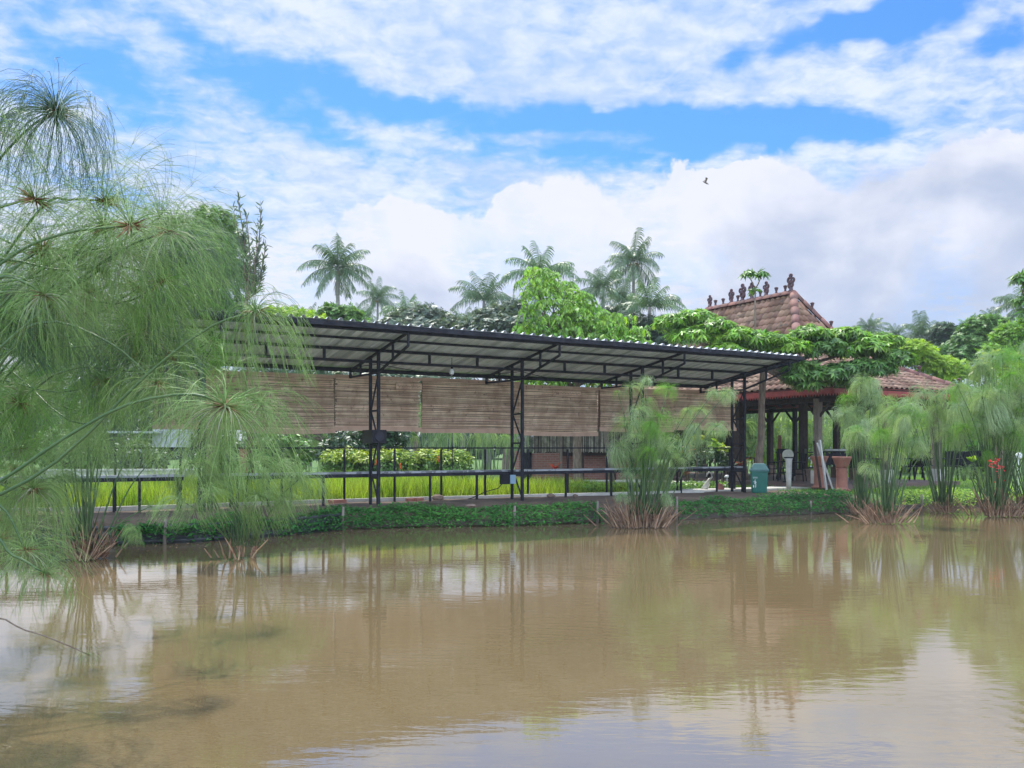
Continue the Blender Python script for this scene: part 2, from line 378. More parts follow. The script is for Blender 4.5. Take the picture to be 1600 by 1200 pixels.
def water_mat():
    m = bpy.data.materials.new('muddy_water'); m.use_nodes = True; t = NT(m.node_tree); b = t.n['Principled BSDF']
    tc = t.node('ShaderNodeTexCoord'); v = tc.outputs['Object']
    t.put(b.inputs['Base Color'], t.mix(t.smooth(t.noise(v, .16, 5, .55, .4), .35, .65), (.182,.132,.064), (.142,.103,.050)))
    b.inputs['Roughness'].default_value = .035; b.inputs['IOR'].default_value = 2.3; b.inputs['Specular IOR Level'].default_value = .5
    fine = t.noise(t.mapv(v, rot=(0, 0, R(12)), sc=(1., 3.2, 1)), 2.4, 4, .55, .3)
    big = t.noise(t.mapv(v, sc=(.6, 1.5, 1)), .8, 2, .5)
    wv = t.node('ShaderNodeTexWave'); wv.wave_type = 'RINGS'; wv.rings_direction = 'SPHERICAL'
    t.put(wv.inputs['Vector'], t.mapv(v, loc=(1.3, -6.6, 0), sc=(1, 1.4, 1))); wv.inputs['Scale'].default_value = 1.7; wv.inputs['Distortion'].default_value = 1.2; wv.inputs['Detail'].default_value = 2
    patch = t.smooth(t.noise(t.mapv(v, loc=(5, 2, 0)), .22, 3, .5), .5, .66)
    h = t.m('ADD', t.m('ADD', t.m('MULTIPLY', fine, t.m('ADD', t.m('MULTIPLY', patch, .8), .42)), t.m('MULTIPLY', big, .8)), t.m('MULTIPLY', t.m('MULTIPLY', wv.outputs['Fac'], patch), .16))
    bn = t.node('ShaderNodeBump'); bn.inputs['Strength'].default_value = .5; bn.inputs['Distance'].default_value = .0068
    t.put(bn.inputs['Height'], h); t.put(b.inputs['Normal'], bn.outputs[0]); return m

# ------------------------------------------------------------------ the ground, with the pond cut into it
def E(px, py): q = G(px, py, WZ); return (q.x, q.y)
FAR = [(-9.6, 13.2), (-9.0, 14.6), E(100, 855), E(300, 848), E(450, 836), E(535, 827), E(650, 823), E(800, 821), E(1000, 814), E(1060, 812), E(1300, 802), E(1400, 798), E(1500, 794), E(1600, 791)]
POND = [(-3.0, 1.0), (-4.2, 3.4), (-5.6, 6), (-7.4, 9), (-8.9, 11.5)] + FAR + [(20, 28.4), (28, 31), (42, 33), (55, 20), (50, -5), (14, .2), (4, .9)]
def pond_sd(X, Y):               # signed distance, negative in the water
    px = np.array([p[0] for p in POND]); py = np.array([p[1] for p in POND]); d = np.full(X.shape, 1e9); ins = np.zeros(X.shape, bool)
    n = len(POND)
    for i in range(n):
        x0, y0, x1, y1 = px[i], py[i], px[(i+1) % n], py[(i+1) % n]
        ex, ey = x1 - x0, y1 - y0; L2 = ex*ex + ey*ey
        tt = np.clip(((X-x0)*ex + (Y-y0)*ey) / L2, 0, 1); d = np.minimum(d, np.hypot(X-x0-tt*ex, Y-y0-tt*ey))
        c = ((y0 > Y) != (y1 > Y)) & (X < (x1-x0) * (Y-y0) / ((y1-y0) if y1 != y0 else 1e-9) + x0); ins ^= c
    return np.where(ins, -d, d)
def vnoise(X, Y, f, seed):
    r = np.random.default_rng(seed); T = r.random((64, 64)); x = X*f; y = Y*f; xi = np.floor(x).astype(int); yi = np.floor(y).astype(int)
    fx = x - xi; fy = y - yi; fx = fx*fx*(3-2*fx); fy = fy*fy*(3-2*fy)
    g = lambda i, j: T[(xi+i) % 64, (yi+j) % 64]
    return (g(0,0)*(1-fx)+g(1,0)*fx)*(1-fy) + (g(0,1)*(1-fx)+g(1,1)*fx)*fy
def ground_z(X, Y):
    d = pond_sd(X, Y) + (vnoise(X, Y, 1.6, 3) - .5) * .16
    z = np.interp(d, [-1.2, -.15, .0, .22, .55, 1.2], [-1.5, -.85, -.47, -.14, -.03, 0.])
    return z + (vnoise(X, Y, 1.1, 5) - .5) * .05 * np.clip(d, 0, 1)
def build_ground():
    xs = np.concatenate([[-900, -500, -250, -120, -70, -45, -30, -22, -17], np.arange(-14, 24, .16), [25, 26.5, 28, 31, 35, 40, 48, 60, 90, 150, 300, 550, 900]])
    ys = np.concatenate([[-300, -120, -50, -20, -8, -4, -2], np.arange(-1, 12.5, .5), np.arange(12.6, 30.5, .14), np.arange(31, 36, .5), [37, 39, 42, 46, 52, 60, 75, 100, 150, 250, 450, 900]])
    X, Y = np.meshgrid(xs, ys); Z = ground_z(X, Y); nx, ny = len(xs), len(ys)
    i = (np.arange(ny-1)[:, None] * nx + np.arange(nx-1)[None, :]).ravel()
    me = np_mesh('ground', np.stack([X.ravel(), Y.ravel(), Z.ravel()], 1), [np.stack([i, i+1, i+nx+1, i+nx], 1)], True)
    w = (X - A0.x) * NN.x + (Y - A0.y) * NN.y; s = (X - A0.x) * D.x + (Y - A0.y) * D.y
    soil = np.where((w < 1.8) & (s < 13.5) & (Y > 11), 1., 0.); soil = np.where(pond_sd(X, Y) < .12, 1., soil)
    soil = np.where((X > 3) & (Y > 26) & (w > 1.8) & (w < 12) & (s < 24), .35, soil)
    at = me.attributes.new('soil', 'FLOAT', 'POINT'); at.data.foreach_set('value', soil.ravel().astype(np.float32))
    structure('ground', me, ground_mat())
    v = [(-40, -12, WZ), (70, -12, WZ), (70, 45, WZ), (-40, 45, WZ)]
    structure('pond_water', MB().add(v, [(0, 1, 2, 3)]), water_mat())
build_ground()
def gz(x, y): return float(ground_z(np.array([x]), np.array([y]))[0])

# kerb along the rice field, and the pale path behind it
def ribbon(pts, w0, w1, z0, z1):
    mb = MB()
    for i in range(len(pts) - 1):
        a, b = Vector(pts[i]), Vector(pts[i+1]); t = (b - a); t.z = 0; t.normalize(); n = Vector((-t.y, t.x, 0))
        mb.hexa([a+n*w0+Vector((0,0,z0)), b+n*w0+Vector((0,0,z0)), b+n*w1+Vector((0,0,z0)), a+n*w1+Vector((0,0,z0)),
                 a+n*w0+Vector((0,0,z1)), b+n*w0+Vector((0,0,z1)), b+n*w1+Vector((0,0,z1)), a+n*w1+Vector((0,0,z1))])
    return mb
KERB = [G(-60, 801), G(150, 798), G(300, 793), G(450, 787), G(600, 782.5), G(850, 776), G(1000, 772.5), G(1100, 769.5)]
structure('kerb', ribbon(KERB, 0, .13, -.1, .07), M['concrete'])
PATH = [G(1095, 769), G(1180, 766.5), G(1260, 764), G(1340, 762.5)]
structure('path', ribbon(PATH, 0, .95, -.1, .05), M['concrete'])
BACKPATH = [G(790, 753), G(860, 754.5), G(1000, 756.5), G(1110, 757.5)]
structure('paving', ribbon(BACKPATH, 0, 1.1, -.1, .09), M['concrete'])

# ------------------------------------------------------------------ the black steel canopy
ZF, SL = 3.75, .15               # roof height at the front truss ends, fall towards the back
UF, WR = 1.68, 1.85
def zr(w): return ZF - SL * (w + UF)
def build_canopy():
    t = thing('canopy', 'long open black steel canopy with a corrugated zinc roof on the far bank', 'canopy', CV(4, 0))
    K = M['black_steel']
    # corrugated sheet
    s0, s1, pitch = -2.42 * LB, 3 * LB + .42, .25
    n = int((s1 - s0) / pitch); prof = [(0, 0), (.34, 0), (.46, .05), (.62, .05), (.74, 0)]; us = []
    for i in range(n):
        for a, h in prof: us.append((s0 + (i + a) * pitch, h))
    vs, fs = [], []; w0, w1 = -UF - .16, WR + .34; nw = 7
    for j in range(nw):
        w = w0 + (w1 - w0) * j / (nw - 1)
        for s, h in us: vs.append(CV(s, w, zr(w) + .055 + h + .006 * sin(s * 1.7 + w)))
    m = len(us)
    for j in range(nw - 1):
        for i in range(m - 1): fs.append((j*m+i, j*m+i+1, (j+1)*m+i+1, (j+1)*m+i))
    ns = MB(); ns.add(vs, fs); ns.add([Vector(v) + Vector((0,0,.006)) for v in vs], [f[::-1] for f in fs])
    sh = obj('roof_sheet', ns, M['zinc'], t)
    # purlins along the roof
    for w, h in ((-UF + .02, .11), (-.9, .05), (WR, .1), (1.0, .05)):
        b = MB(); b.bar(CV(s0 + .1, w, zr(w) - .012), CV(s1 - .05, w, zr(w) - .012), .05, h); obj('purlin', b, K, t)
    b = MB(); b.bar(CV(s0+.03, -UF-.135, zr(-UF-.13)+.005), CV(s1, -UF-.135, zr(-UF-.13)+.005), .03, .10); obj('gutter_edge', b, K, t)
    b = MB(); b.bar(CV(s1+.02, -UF-.1, zr(-UF)+.02), CV(s1+.02, WR+.3, zr(WR+.3)+.02), .03, .09)
    obj('end_rafter', b, K, t)
    # lattice girder over the front posts
    g = MB(); g.bar(CV(s0 + .1, 0, zr(0) - .0), CV(s1 - .3, 0, zr(0)), .05, .066)
    zb = zr(0) - .25; g.bar(CV(s0 + .1, 0, zb), CV(s1 - .3, 0, zb), .042, .042)
    for i in range(-7, 10):
        if i % 3: g.bar(CV(i * LB / 3, 0, zb), CV(i * LB / 3, 0, zr(0)), .052, .052)
    obj('girder', g, K, t)
    for i in range(-2, 4):
        s = i * LB; f, r = CV(s, -UF), CV(s, WR); z_f, z_r = zr(-UF), zr(WR)
        tr = MB(); up = (0, 0, 1)
        tr.bar(f + Vector((0,0,z_f-.03)), r + Vector((0,0,z_r-.03)), .045, .056)          # top chord
        tr.bar(f + Vector((0,0,z_f)), f + Vector((0,0,3.43)), .042, .042)
        tr.bar(f + Vector((0,0,3.44)), CV(s, -.03, 3.02), .04, .046)
        tr.bar(CV(s, .0, 3.0), r + Vector((0,0,3.03)), .04, .046)
        tr.bar(r + Vector((0,0,z_r)), r + Vector((0,0,3.0)), .052, .052)
        for w in (-UF * .5, 1.15): 
            zz = 3.44 - (3.44 - 3.02) * (1 + w / UF) if w < 0 else 3.02
            tr.bar(CV(s, w, zz), CV(s, w, zr(w) - .03), .044, .044)
        for (wa, za, wb, zb2) in ((.03, 2.95, .47, 2.15), (.47, 2.15, .03, 1.5), (.03, 1.5, .47, .75), (.47, .75, .03, .1)):
            tr.bar(CV(s, wa, za), CV(s, wb, zb2), .03, .03)
        for z in (2.15, 1.42, .62): tr.bar(CV(s, 0, z), CV(s, .5, z), .045, .045)
        obj('truss', tr, K, t)
        p = MB(); p.bar(CV(s, 0, -.15), CV(s, 0, zr(0) - .04), .064, .064); obj('post', p, K, t)
        p = MB(); p.bar(CV(s, .5, -.15), CV(s, .5, zr(.5) - .06), .06, .06); obj('post', p, K, t)
    return t
build_canopy()

# bulb that hangs below the girder
q = CV(s_at(706, .25), .25)
tb = thing('hanging_bulb', 'white light bulb hanging on a short cable below the canopy roof', 'light bulb', q + Vector((0, 0, 3.0)))
b = MB(); b.tube([q + Vector((0,0,zr(.25))), q + Vector((0,0,3.24))], .008, 6); obj('cable', b, M['black_plastic'], tb)
b = MB(); b.lathe(q + Vector((0,0,3.04)), [(.012,0),(.045,.02),(.062,.07),(.05,.12),(.028,.16)], 12); obj('bulb', b, M['glass_white'], tb)
b = MB(); b.lathe(q + Vector((0,0,3.19)), [(.03,0),(.03,.07)], 10); obj('socket', b, M['black_plastic'], tb)

# bamboo blinds
def build_blind(s0, s1, ztop, zbot, w, label, plate=None, rag=0, seed=0):
    r = random.Random(seed); c = CV((s0+s1)/2, w, zbot)
    t = thing('bamboo_blind', label, 'blind', c, 'rolled bamboo blinds hung under the canopy')
    z = ztop - .05; mb = MB(); K = 7; sag = r.uniform(-.02, .03)
    def bow(u, z): return .03 * sin(2.2 * z + seed) + .025 * sin(u * 5 + seed * 2)
    while z > zbot + .07:
        h = r.uniform(.013, .024); pts = []
        ph = r.random() * 6; e0 = s0 + r.uniform(0, .02) + (r.uniform(0, .06) if rag and r.random() < .3 else 0); e1 = s1 - r.uniform(0, .02) - (r.uniform(0, .07) if rag and r.random() < .3 else 0)
        for k in range(K):
            u = k / (K - 1); pts.append(CV(e0 + (e1-e0)*u, w + bow(u, z), z + .006*sin(ph + 5*u) - sag*sin(pi*u)*(ztop-z)))
        vs = [p + NN*dy + Vector((0,0,dz)) for p in pts for dy, dz in ((-.005,-h/2),(.004,-h/2),(.004,h/2),(-.005,h/2))]
        mb.add(vs, [(k*4+a, k*4+(a+1) % 4, k*4+4+(a+1) % 4, k*4+4+a) for k in range(K-1) for a in range(4)] + [(0,1,2,3), (K*4-1,K*4-2,K*4-3,K*4-4)])
        z -= h + r.uniform(.001, .005) + (r.uniform(.004, .012) if r.random() < .08 else 0)
    obj('slat_screen', mb, M['bamboo'], t)
    bk = MB()                                  # the dark cords and inner layer the rods are woven on
    for k in range(10):
        u = (k + .5) / 10; s = s0 + (s1-s0)*u; pts = [CV(s, w + bow(u, zz) + .008, zz) for zz in np.linspace(ztop, zbot + .05, 8)]
        bk.tube(pts, .006, 4)
    obj('cord', bk, M['dark_wood'], t)
    il = MB(); zz = list(np.linspace(ztop, zbot + .05, 9)); us = np.linspace(s0 - .0, s1 - (.09 if rag else .01), 9)
    for q in range(8):
        for j in range(8):
            a = [CV(us[q+i], w + bow(i+q, 0)*0 + .05, zz[j+k]) for i, k in ((0,1),(1,1),(1,0),(0,0))]; il.add(a + [p + NN*.006 for p in a], [(0,1,2,3),(7,6,5,4)])
    obj('inner_layer', il, M['bamboo_inner'], t)
    b = MB(); b.bar(CV(s0-.01, w-.01, ztop), CV(s1+.01, w-.01, ztop), .045, .075); obj('head_bar', b, M['bamboo_bar'], t)
    b = MB(); za = zbot + .04 - sag * .0
    nn = 8
    for k in range(nn):
        u0, u1 = k/nn, (k+1)/nn
        b.bar(CV(s0-.01+(s1-s0+.02)*u0, w+bow(u0,zbot)-.01, za - sag*sin(pi*u0)*(ztop-zbot)), CV(s0-.01+(s1-s0+.02)*u1, w+bow(u1,zbot)-.01, za - sag*sin(pi*u1)*(ztop-zbot)), .035, .11)
    obj('bottom_bar', b, M['bamboo_bar'], t)
    if plate:
        sa, sb, zc, hh = plate
        b = MB(); b.bar(CV(sa, w - .075, zc), CV(sb, w - .075, zc), .02, hh); pl = obj('name_plate', b, M['bamboo'], t)
        k = MB(); wv = [CV(sa + .04 + (sb-sa-.08)*i/26, w - .088, zc + hh*.24*sin(i*2.1)*(.6+.4*sin(i*.9))) for i in range(27)]
        k.tube(wv, .0075, 4)
        for zz in (zc - hh/2 + .012, zc + hh/2 - .012): k.bar(CV(sa, w-.087, zz), CV(sb, w-.087, zz), .008, .012)
        obj('carved_lettering', k, M['faint_mark'], pl)
WB = WR + .06
e = {p: s_at(p, WB) for p in (262, 385, 523, 660, 815, 935, 1050, 1150)}
g_ = .004
build_blind(e[262]-.3, e[385]-g_, 3.02, 1.72, WB, 'bamboo blind at the far left, seen through the papyrus', seed=1)
build_blind(e[385]+g_, e[523]-g_, 3.03, 1.68, WB, 'bamboo blind half veiled by hanging papyrus, second from the left', seed=2)
build_blind(e[523]+g_, e[660]-.05, 3.05, 1.73, WB, 'bamboo blind with ragged right edge and name plate, behind the dark box', (s_at(617, WB), s_at(657, WB), 2.86, .17), 1, 3)
build_blind(e[660]+.01, e[815]-g_, 3.07, 1.70, WB+.03, 'wide bamboo blind between two pairs of posts, hanging behind the white bulb', None, 0, 4)
build_blind(e[815]+g_, e[935]-g_, 3.0, 1.66, WB, 'darker bamboo blind just above the slatted hut, with a carved plate near its top', (s_at(862, WB), s_at(905, WB), 2.84, .15), 0, 5)
build_blind(e[935]+g_, e[1050]-g_, 3.02, 1.80, WB-.03, 'paler bamboo blind partly behind the tall papyrus clump', None, 0, 6)
build_blind(e[1050]+g_, e[1150]-.04, 3.05, 1.86, WB, 'bamboo blind at the right end of the canopy, under a drooping papyrus head', None, 0, 7)

# box on the post, socket box and its cable
q = CV(-.02, -.02, 1.53)
t = thing('speaker_box', 'dark box strapped to the canopy post at rail height', 'speaker', q)
b = MB(); b.box(CV(.0, .26, 1.56), (.34, .62, .30), RZ); obj('cabinet', b, M['black_plastic'], t)
b = MB(); b.lathe(CV(-.03, -.06, 1.56), [(.11, 0), (.11, .01)], 16)
obj('grille', MB().prism([CV(.11*cos(a), -.06, 1.56 + .11*sin(a)) for a in np.linspace(0, 2*pi, 17)[:-1]], NN * -.02), M['cloth_black'], t)
q = CV(LB - .22, .3, .42)
t = thing('socket_box', 'small pale blue electric box with a loose black cable, below the table by the post', 'electric box', q)
b = MB(); b.box(CV(LB - .12, .3, .52), (.16, .12, .22), RZ); obj('case', b, M['blue_box'], t)
b = MB(); b.box(CV(LB - .33, .3, .53), (.22, .13, .26), RZ); obj('junction', b, M['black_plastic'], t)
b = MB(); b.tube([CV(LB - .4, .3, .42), CV(LB - .5, .32, .3), CV(LB-.75, .5, .22), CV(LB-.95, .8, .06), CV(LB-1.0, 1.0, .01)], .012, 6); obj('cable', b, M['black_plastic'], t)
# tables and rail
def build_table(sa, sb, legs, label, w0=.62, w1=1.05):
    t = thing('long_table', label, 'table', CV((sa+sb)/2, (w0+w1)/2), 'long narrow tables under the canopy')
    b = MB(); b.hexa([CV(sa,w0,.70),CV(sb,w0,.70),CV(sb,w1,.70),CV(sa,w1,.70),CV(sa,w0,.745),CV(sb,w0,.745),CV(sb,w1,.745),CV(sa,w1,.745)]); obj('table_top', b, M['table_sheen'], t)
    b = MB(); b.bar(CV(sa+.03,w0+.04,.66), CV(sb-.03,w0+.04,.66), .04, .08); b.bar(CV(sa+.03,w1-.04,.66), CV(sb-.03,w1-.04,.66), .04, .08)
    b.bar(CV(sa+.03,w0+.06,.66), CV(sa+.03,w1-.06,.66), .04, .08); b.bar(CV(sb-.03,w0+.06,.66), CV(sb-.03,w1-.06,.66), .04, .08)
    obj('apron', b, M['black_steel'], t)
    for px in legs:
        for w in ((w0 + .06, w1 - .04) if px in (legs[0], legs[-1]) else (w0 + .06,)):
            s = s_at(px, w0 + .06) ; b = MB(); b.bar(CV(s, w, -.1), CV(s, w, .63), .048, .048); obj('leg', b, M['black_steel'], t)
LW = .68
build_table(s_at(326, LW), s_at(1166, LW), [331, 371, 419, 454, 505, 590, 672, 745, 816, 884, 955, 1064, 1120, 1160], 'long dark steel table running under the canopy to the green bin')
build_table(s_at(-60, LW), s_at(288, LW), [10, 75, 130, 178, 218, 282], 'shorter dark table at the left end, seen through the papyrus')
t = thing('railing', 'thin black steel railing behind the long table', 'railing', CV(4, 1.4))
b = MB(); b.bar(CV(s_at(170, 1.4), 1.4, 1.3), CV(s_at(1168, 1.4), 1.4, 1.3), .03, .034); obj('top_rail', b, M['black_steel'], t)
for px in (180, 282, 360, 440, 538, 616.5, 689.5, 758, 825, 887, 948, 1058, 1140):
    s = s_at(px, 1.4); b = MB(); b.bar(CV(s, 1.4, -.1), CV(s, 1.4, 1.27), .044, .044); obj('rail_post', b, M['black_steel'], t)

# ------------------------------------------------------------------ tiled pavilion
def tiled(mb, under, BL, BR, TR, TL, tw=.26, th=.30):
    BL, BR, TR, TL = map(Vector, (BL, BR, TR, TL)); u = (BR - BL).normalized(); n = u.cross(((TL+TR)/2 - (BL+BR)/2)).normalized(); v = n.cross(u)
    if n.z < 0: n = -n
    H = (TL - BL).dot(v); a0 = 0.; a1 = (BR - BL).length; t0 = (TL - BL).dot(u); t1 = (TR - BL).dot(u)
    under.add([BL - n*.03, BR - n*.03, TR - n*.03, TL - n*.03, BL - n*.07, BR - n*.07, TR - n*.07, TL - n*.07], [(0,1,2,3),(7,6,5,4),(0,4,5,1),(1,5,6,2),(2,6,7,3),(3,7,4,0)])
    prof = [(-.5, 0), (-.36, .035), (-.2, .052), (-.02, .04), (.14, .006), (.32, -.008), (.5, 0)]
    rows = int(H / th) + 1
    for j in range(rows):
        y0 = j * th; y1 = min(y0 + th + .06, H)
        if y1 - y0 < .08: continue
        f = min((y0 + th/2) / H, 1); lo = a0 + (t0 - a0)*f; hi = a1 + (t1 - a1)*f
        k0 = math.ceil(lo / tw - .1); k1 = int(hi / tw + .1)
        for k in range(k0, k1):
            cx = (k + .5) * tw + random.uniform(-.006, .006); lift = random.uniform(0, .008); tilt = random.uniform(-.006, .006)
            vs = []
            for (yy, hh) in ((y0, .035 + lift), (y1, .0)):
                for px_, pz in prof: vs.append(BL + u*(cx + px_*tw*1.03 + tilt*(yy-y0)/th) + v*yy + n*(pz + hh))
            m = len(prof); fs = [(i, i+1, i+1+m, i+m) for i in range(m-1)]
            vs += [Vector(q) - n*.02 for q in vs[:m]]; fs += [(i+2*m, i+1+2*m, i+1, i) for i in range(m-1)]
            mb.add(vs, fs, True)
def ridge(mb, p, q, r=.13, step=.42):
    p, q = Vector(p), Vector(q); L = (q-p).length; n = max(1, int(L/step)); t = (q-p)/L
    a = t.cross(Vector((0,0,1))).normalized(); b = a.cross(t).normalized()
    if b.z < 0: b = -b
    for i in range(n):
        c0 = p + t*(L*i/n) ; c1 = p + t*(L*(i+1)/n + .04); vs = []
        for c, rr in ((c0, r*1.1), (c1, r*.92)):
            for k in range(8):
                an = pi * (k / 7) ; vs.append(c + a*cos(an)*rr + b*(sin(an)*rr*.95 - .02))
        mb.add(vs, [(k, k+1, k+9, k+8) for k in range(7)] + [tuple(range(8))[::-1], tuple(range(8, 16))], True)
def finial_big(c, h, flip):
    """openwork scroll: curls of fired clay standing across the ridge"""
    mb = MB(); c = Vector(c); u = NN * (1 if flip else -1)
    def curl(o, r, a0, a1, th):
        pts = [c + u*(o[0] + r*(1-.28*k/14)*cos(a0+(a1-a0)*k/14)) + Vector((0,0,o[1] + r*(1-.28*k/14)*sin(a0+(a1-a0)*k/14))) for k in range(15)]
        mb.tube(pts, [th*1.55*(1-.4*k/14) for k in range(15)], 7)
    mb.lathe(c + Vector((0,0,-.1)), [(.10,0),(.13,.04),(.08,.10),(.06,.2)], 10)
    curl((0, h*.30), h*.16, -pi/2, 1.6*pi, h*.075); curl((.09*h, h*.62), h*.15, -pi*.6, 1.5*pi, h*.065); curl((-.12*h, h*.60), h*.13, -pi*.4, -1.9*pi, h*.055)
    curl((.0, h*.86), h*.10, -pi/2, 1.4*pi, h*.05)
    return mb
def fascia(mb, p, q, ztop, h, th=.03, tooth=.11):
    p, q = Vector(p), Vector(q); t = (q-p); L = t.length; t.normalize(); n = Vector((t.y, -t.x, 0))
    N = int(L/tooth); up = Vector((0,0,1))
    mb.hexa([p+up*(ztop-h)-n*th, q+up*(ztop-h)-n*th, q+up*(ztop-h), p+up*(ztop-h), p+up*ztop-n*th, q+up*ztop-n*th, q+up*ztop, p+up*ztop])
    for i in range(N):
        a = p + t*(L*i/N) + up*(ztop-h+.004); b2 = p + t*(L*(i+1)/N - .015) + up*(ztop-h+.004); m = (a+b2)/2 - up*.09
        mb.prism([a - n*.004, m - n*.004, b2 - n*.004], -n*(th-.008))
AW, BL_ = 7.0, 13.6
RB0, RB1, RZT = 4.72, 9.3, 7.02
BRK = (1.95, 3.15, 4.65)         # break between the shallow and the steep roof: inset side, inset end, height
ZE = 3.2
def build_pavilion():
    t = thing('pavilion', 'open timber pavilion with a steep red tiled roof and scroll finials', 'pavilion', PV(AW/2, BL_/2))
    bs, be, bz = BRK; tl = MB(); un = MB()
    e_ = [PV(0,0,ZE), PV(AW,0,ZE), PV(AW,BL_,ZE), PV(0,BL_,ZE)]
    k_ = [PV(bs,be,bz), PV(AW-bs,be,bz), PV(AW-bs,BL_-be,bz), PV(bs,BL_-be,bz)]
    r0, r1 = PV(AW/2, RB0, RZT), PV(AW/2, RB1, RZT)
    lo = [(e_[3], e_[0], k_[0], k_[3]), (e_[0], e_[1], k_[1], k_[0]), (e_[1], e_[2], k_[2], k_[1])]
    hi = [(k_[3], k_[0], r0, r1), (k_[0], k_[1], r0, r0), (k_[1], k_[2], r1, r0)]
    for q in lo + hi: tiled(tl, un, *q)
    un.add([e_[2], e_[3], k_[3], k_[2], r1], [(0,1,2,3),(3,2,4)])
    rf = obj('roof', tl, M['rust_tile'], t); obj('roof_lining', un, M['dark_wood'], rf)
    rg = MB(); up = Vector((0,0,.05))
    ridge(rg, r1+up, r0+up, .16); ridge(rg, r0+up, k_[0]+up, .14); ridge(rg, r0+up, k_[1]+up, .14); ridge(rg, k_[0]+up, e_[0]+up, .13); ridge(rg, k_[1]+up, e_[1]+up, .13); ridge(rg, k_[3]+up, e_[3]+up); ridge(rg, r1+up, k_[3]+up)
    obj('ridge_cap', rg, M['ridge_tile'], rf)
    rdir = lambda px: PV(AW/2, b_at(px, AW/2), RZT + .2)
    for px, h, fl in ((1109, .55, 0), (1143, .62, 1), (1160, .75, 0), (1175, .72, 1), (1197, .62, 0), (1236, .72, 1)):
        obj('finial', finial_big(rdir(px), h*.86, fl), M['finial'], rf)
    def peg(c): 
        m = MB(); m.lathe(Vector(c), [(.04,-.08),(.05,.0),(.035,.04),(.075,.17),(.085,.19),(.03,.22)], 8); obj('finial', m, M['finial'], rf)
    for px in (1118, 1130, 1153, 1188, 1213, 1227): peg(rdir(px))
    for f in (.3, .6, .88): peg(r0.lerp(k_[1], f) + Vector((0,0,.18)))
    for f in (.28, .42, .56, .9): peg(k_[1].lerp(e_[1], f) + Vector((0,0,.17)))
    for f in (.3, .6): peg(k_[0].lerp(e_[0], f) + Vector((0,0,.17)))
    fm = MB(); ins = .03
    fascia(fm, PV(ins, BL_-.1), PV(ins, ins), ZE-.0, .20); fascia(fm, PV(ins+.04, ins), PV(AW-ins, ins), ZE-.0, .20); fascia(fm, PV(AW-ins, ins), PV(AW-ins, BL_-.1), ZE, .20)
    obj('fascia', fm, M['red_paint'], t)
    fm = MB(); fascia(fm, PV(AW-.1, BL_-.4), PV(.1, BL_-.4), ZE-.1, .22); obj('rear_fascia', fm, M['dark_wood'], t)
    # timber frame
    fr = MB(); cols = [(.9, b_at(1278, .9)), (.9, 4.9), (.9, 8.3), (.9, 12.4), (AW-.9, 4.9), (AW-.9, 8.3), (AW-.9, 12.4)]
    def a_at(px, b):
        r = (px - 800) / F; q = P0 + NN*b; return (r*q.y - q.x) / (D.x - D.y*r)
    front = [(a_at(1345, .9), .9), (a_at(1385, .9), .9), (a_at(1465, .9), .9)]
    inner = [(2.2, b_at(1255, 2.2)), (5.0, b_at(1255, 2.2)), (2.2, 9.6), (5.0, 9.6)]
    zb = 2.86
    for a in (.9, AW-.9): fr.bar(PV(a, .6, zb), PV(a, BL_-.7, zb), .1, .14)
    for b_ in (1.0, 4.9, 8.3, 12.4): fr.bar(PV(.6, b_, zb+.141), PV(AW-.6, b_, zb+.141), .09, .13)
    for a in (2.2, 5.0): fr.bar(PV(a, 1.2, 3.5), PV(a, BL_-1.2, 3.5), .13, .18)
    for b_ in np.arange(be+.05, BL_-be, .75):
        fr.bar(PV(.1, b_, ZE-.14), PV(bs, b_, bz-.22), .06, .08); fr.bar(PV(AW-.1, b_, ZE-.14), PV(AW-bs, b_, bz-.22), .06, .08)
    for a in np.arange(bs+.05, AW-bs, .75): fr.bar(PV(a, .1, ZE-.14), PV(a, be, bz-.22), .06, .08)
    obj('roof_frame', fr, M['dark_wood'], t)
    for i, (a, b_) in enumerate(cols + front):
        grey = i in (0, 8, 9); m = MB(); w = .2 if i != 1 else .30
        m.box(PV(a, b_, (.15+zb)/2 + .03), (w, w, zb-.12), RZ)
        c = obj('column', m, M['grey_wood' if grey else 'dark_wood'], t, label='weathered grey column' if grey else None)
        m = MB(); m.box(PV(a, b_, .36), (w+.12, w+.12, .42), RZ); obj('plinth', m, M['concrete' if grey else 'stone'], c)
        m = MB()
        for sg in (-1, 1): m.bar(PV(a, b_ + sg*.06, zb-.55), PV(a, b_ + sg*.5, zb-.06), .06, .07)
        obj('bracket', m, M['dark_wood'], c)
    for a, b_ in inner:
        m = MB(); m.box(PV(a, b_, 1.8), (.22, .22, 3.3), RZ); c = obj('column', m, M['dark_wood'], t)
        m = MB(); m.box(PV(a, b_, .36), (.36, .36, .42), RZ); obj('plinth', m, M['stone'], c)
    m = MB(); m.box(PV(6.0, b_at(1242, 6.0), 1.5), (.14, .14, 2.7), RZ); c = obj('column', m, M['black_steel'], t)
    m = MB(); bb = b_at(1242, 6.0)
    for sg in (-1, 1): m.bar(PV(6.0, bb, 2.3), PV(6.0, bb + sg*.5, 2.85), .06, .07)
    obj('bracket', m, M['black_steel'], c)
    m = MB(); m.box(PV(AW/2, BL_/2, .0), (AW-.5, BL_-.5, .30), RZ); fl = obj('floor', m, M['floor_tile'], t)
build_pavilion()

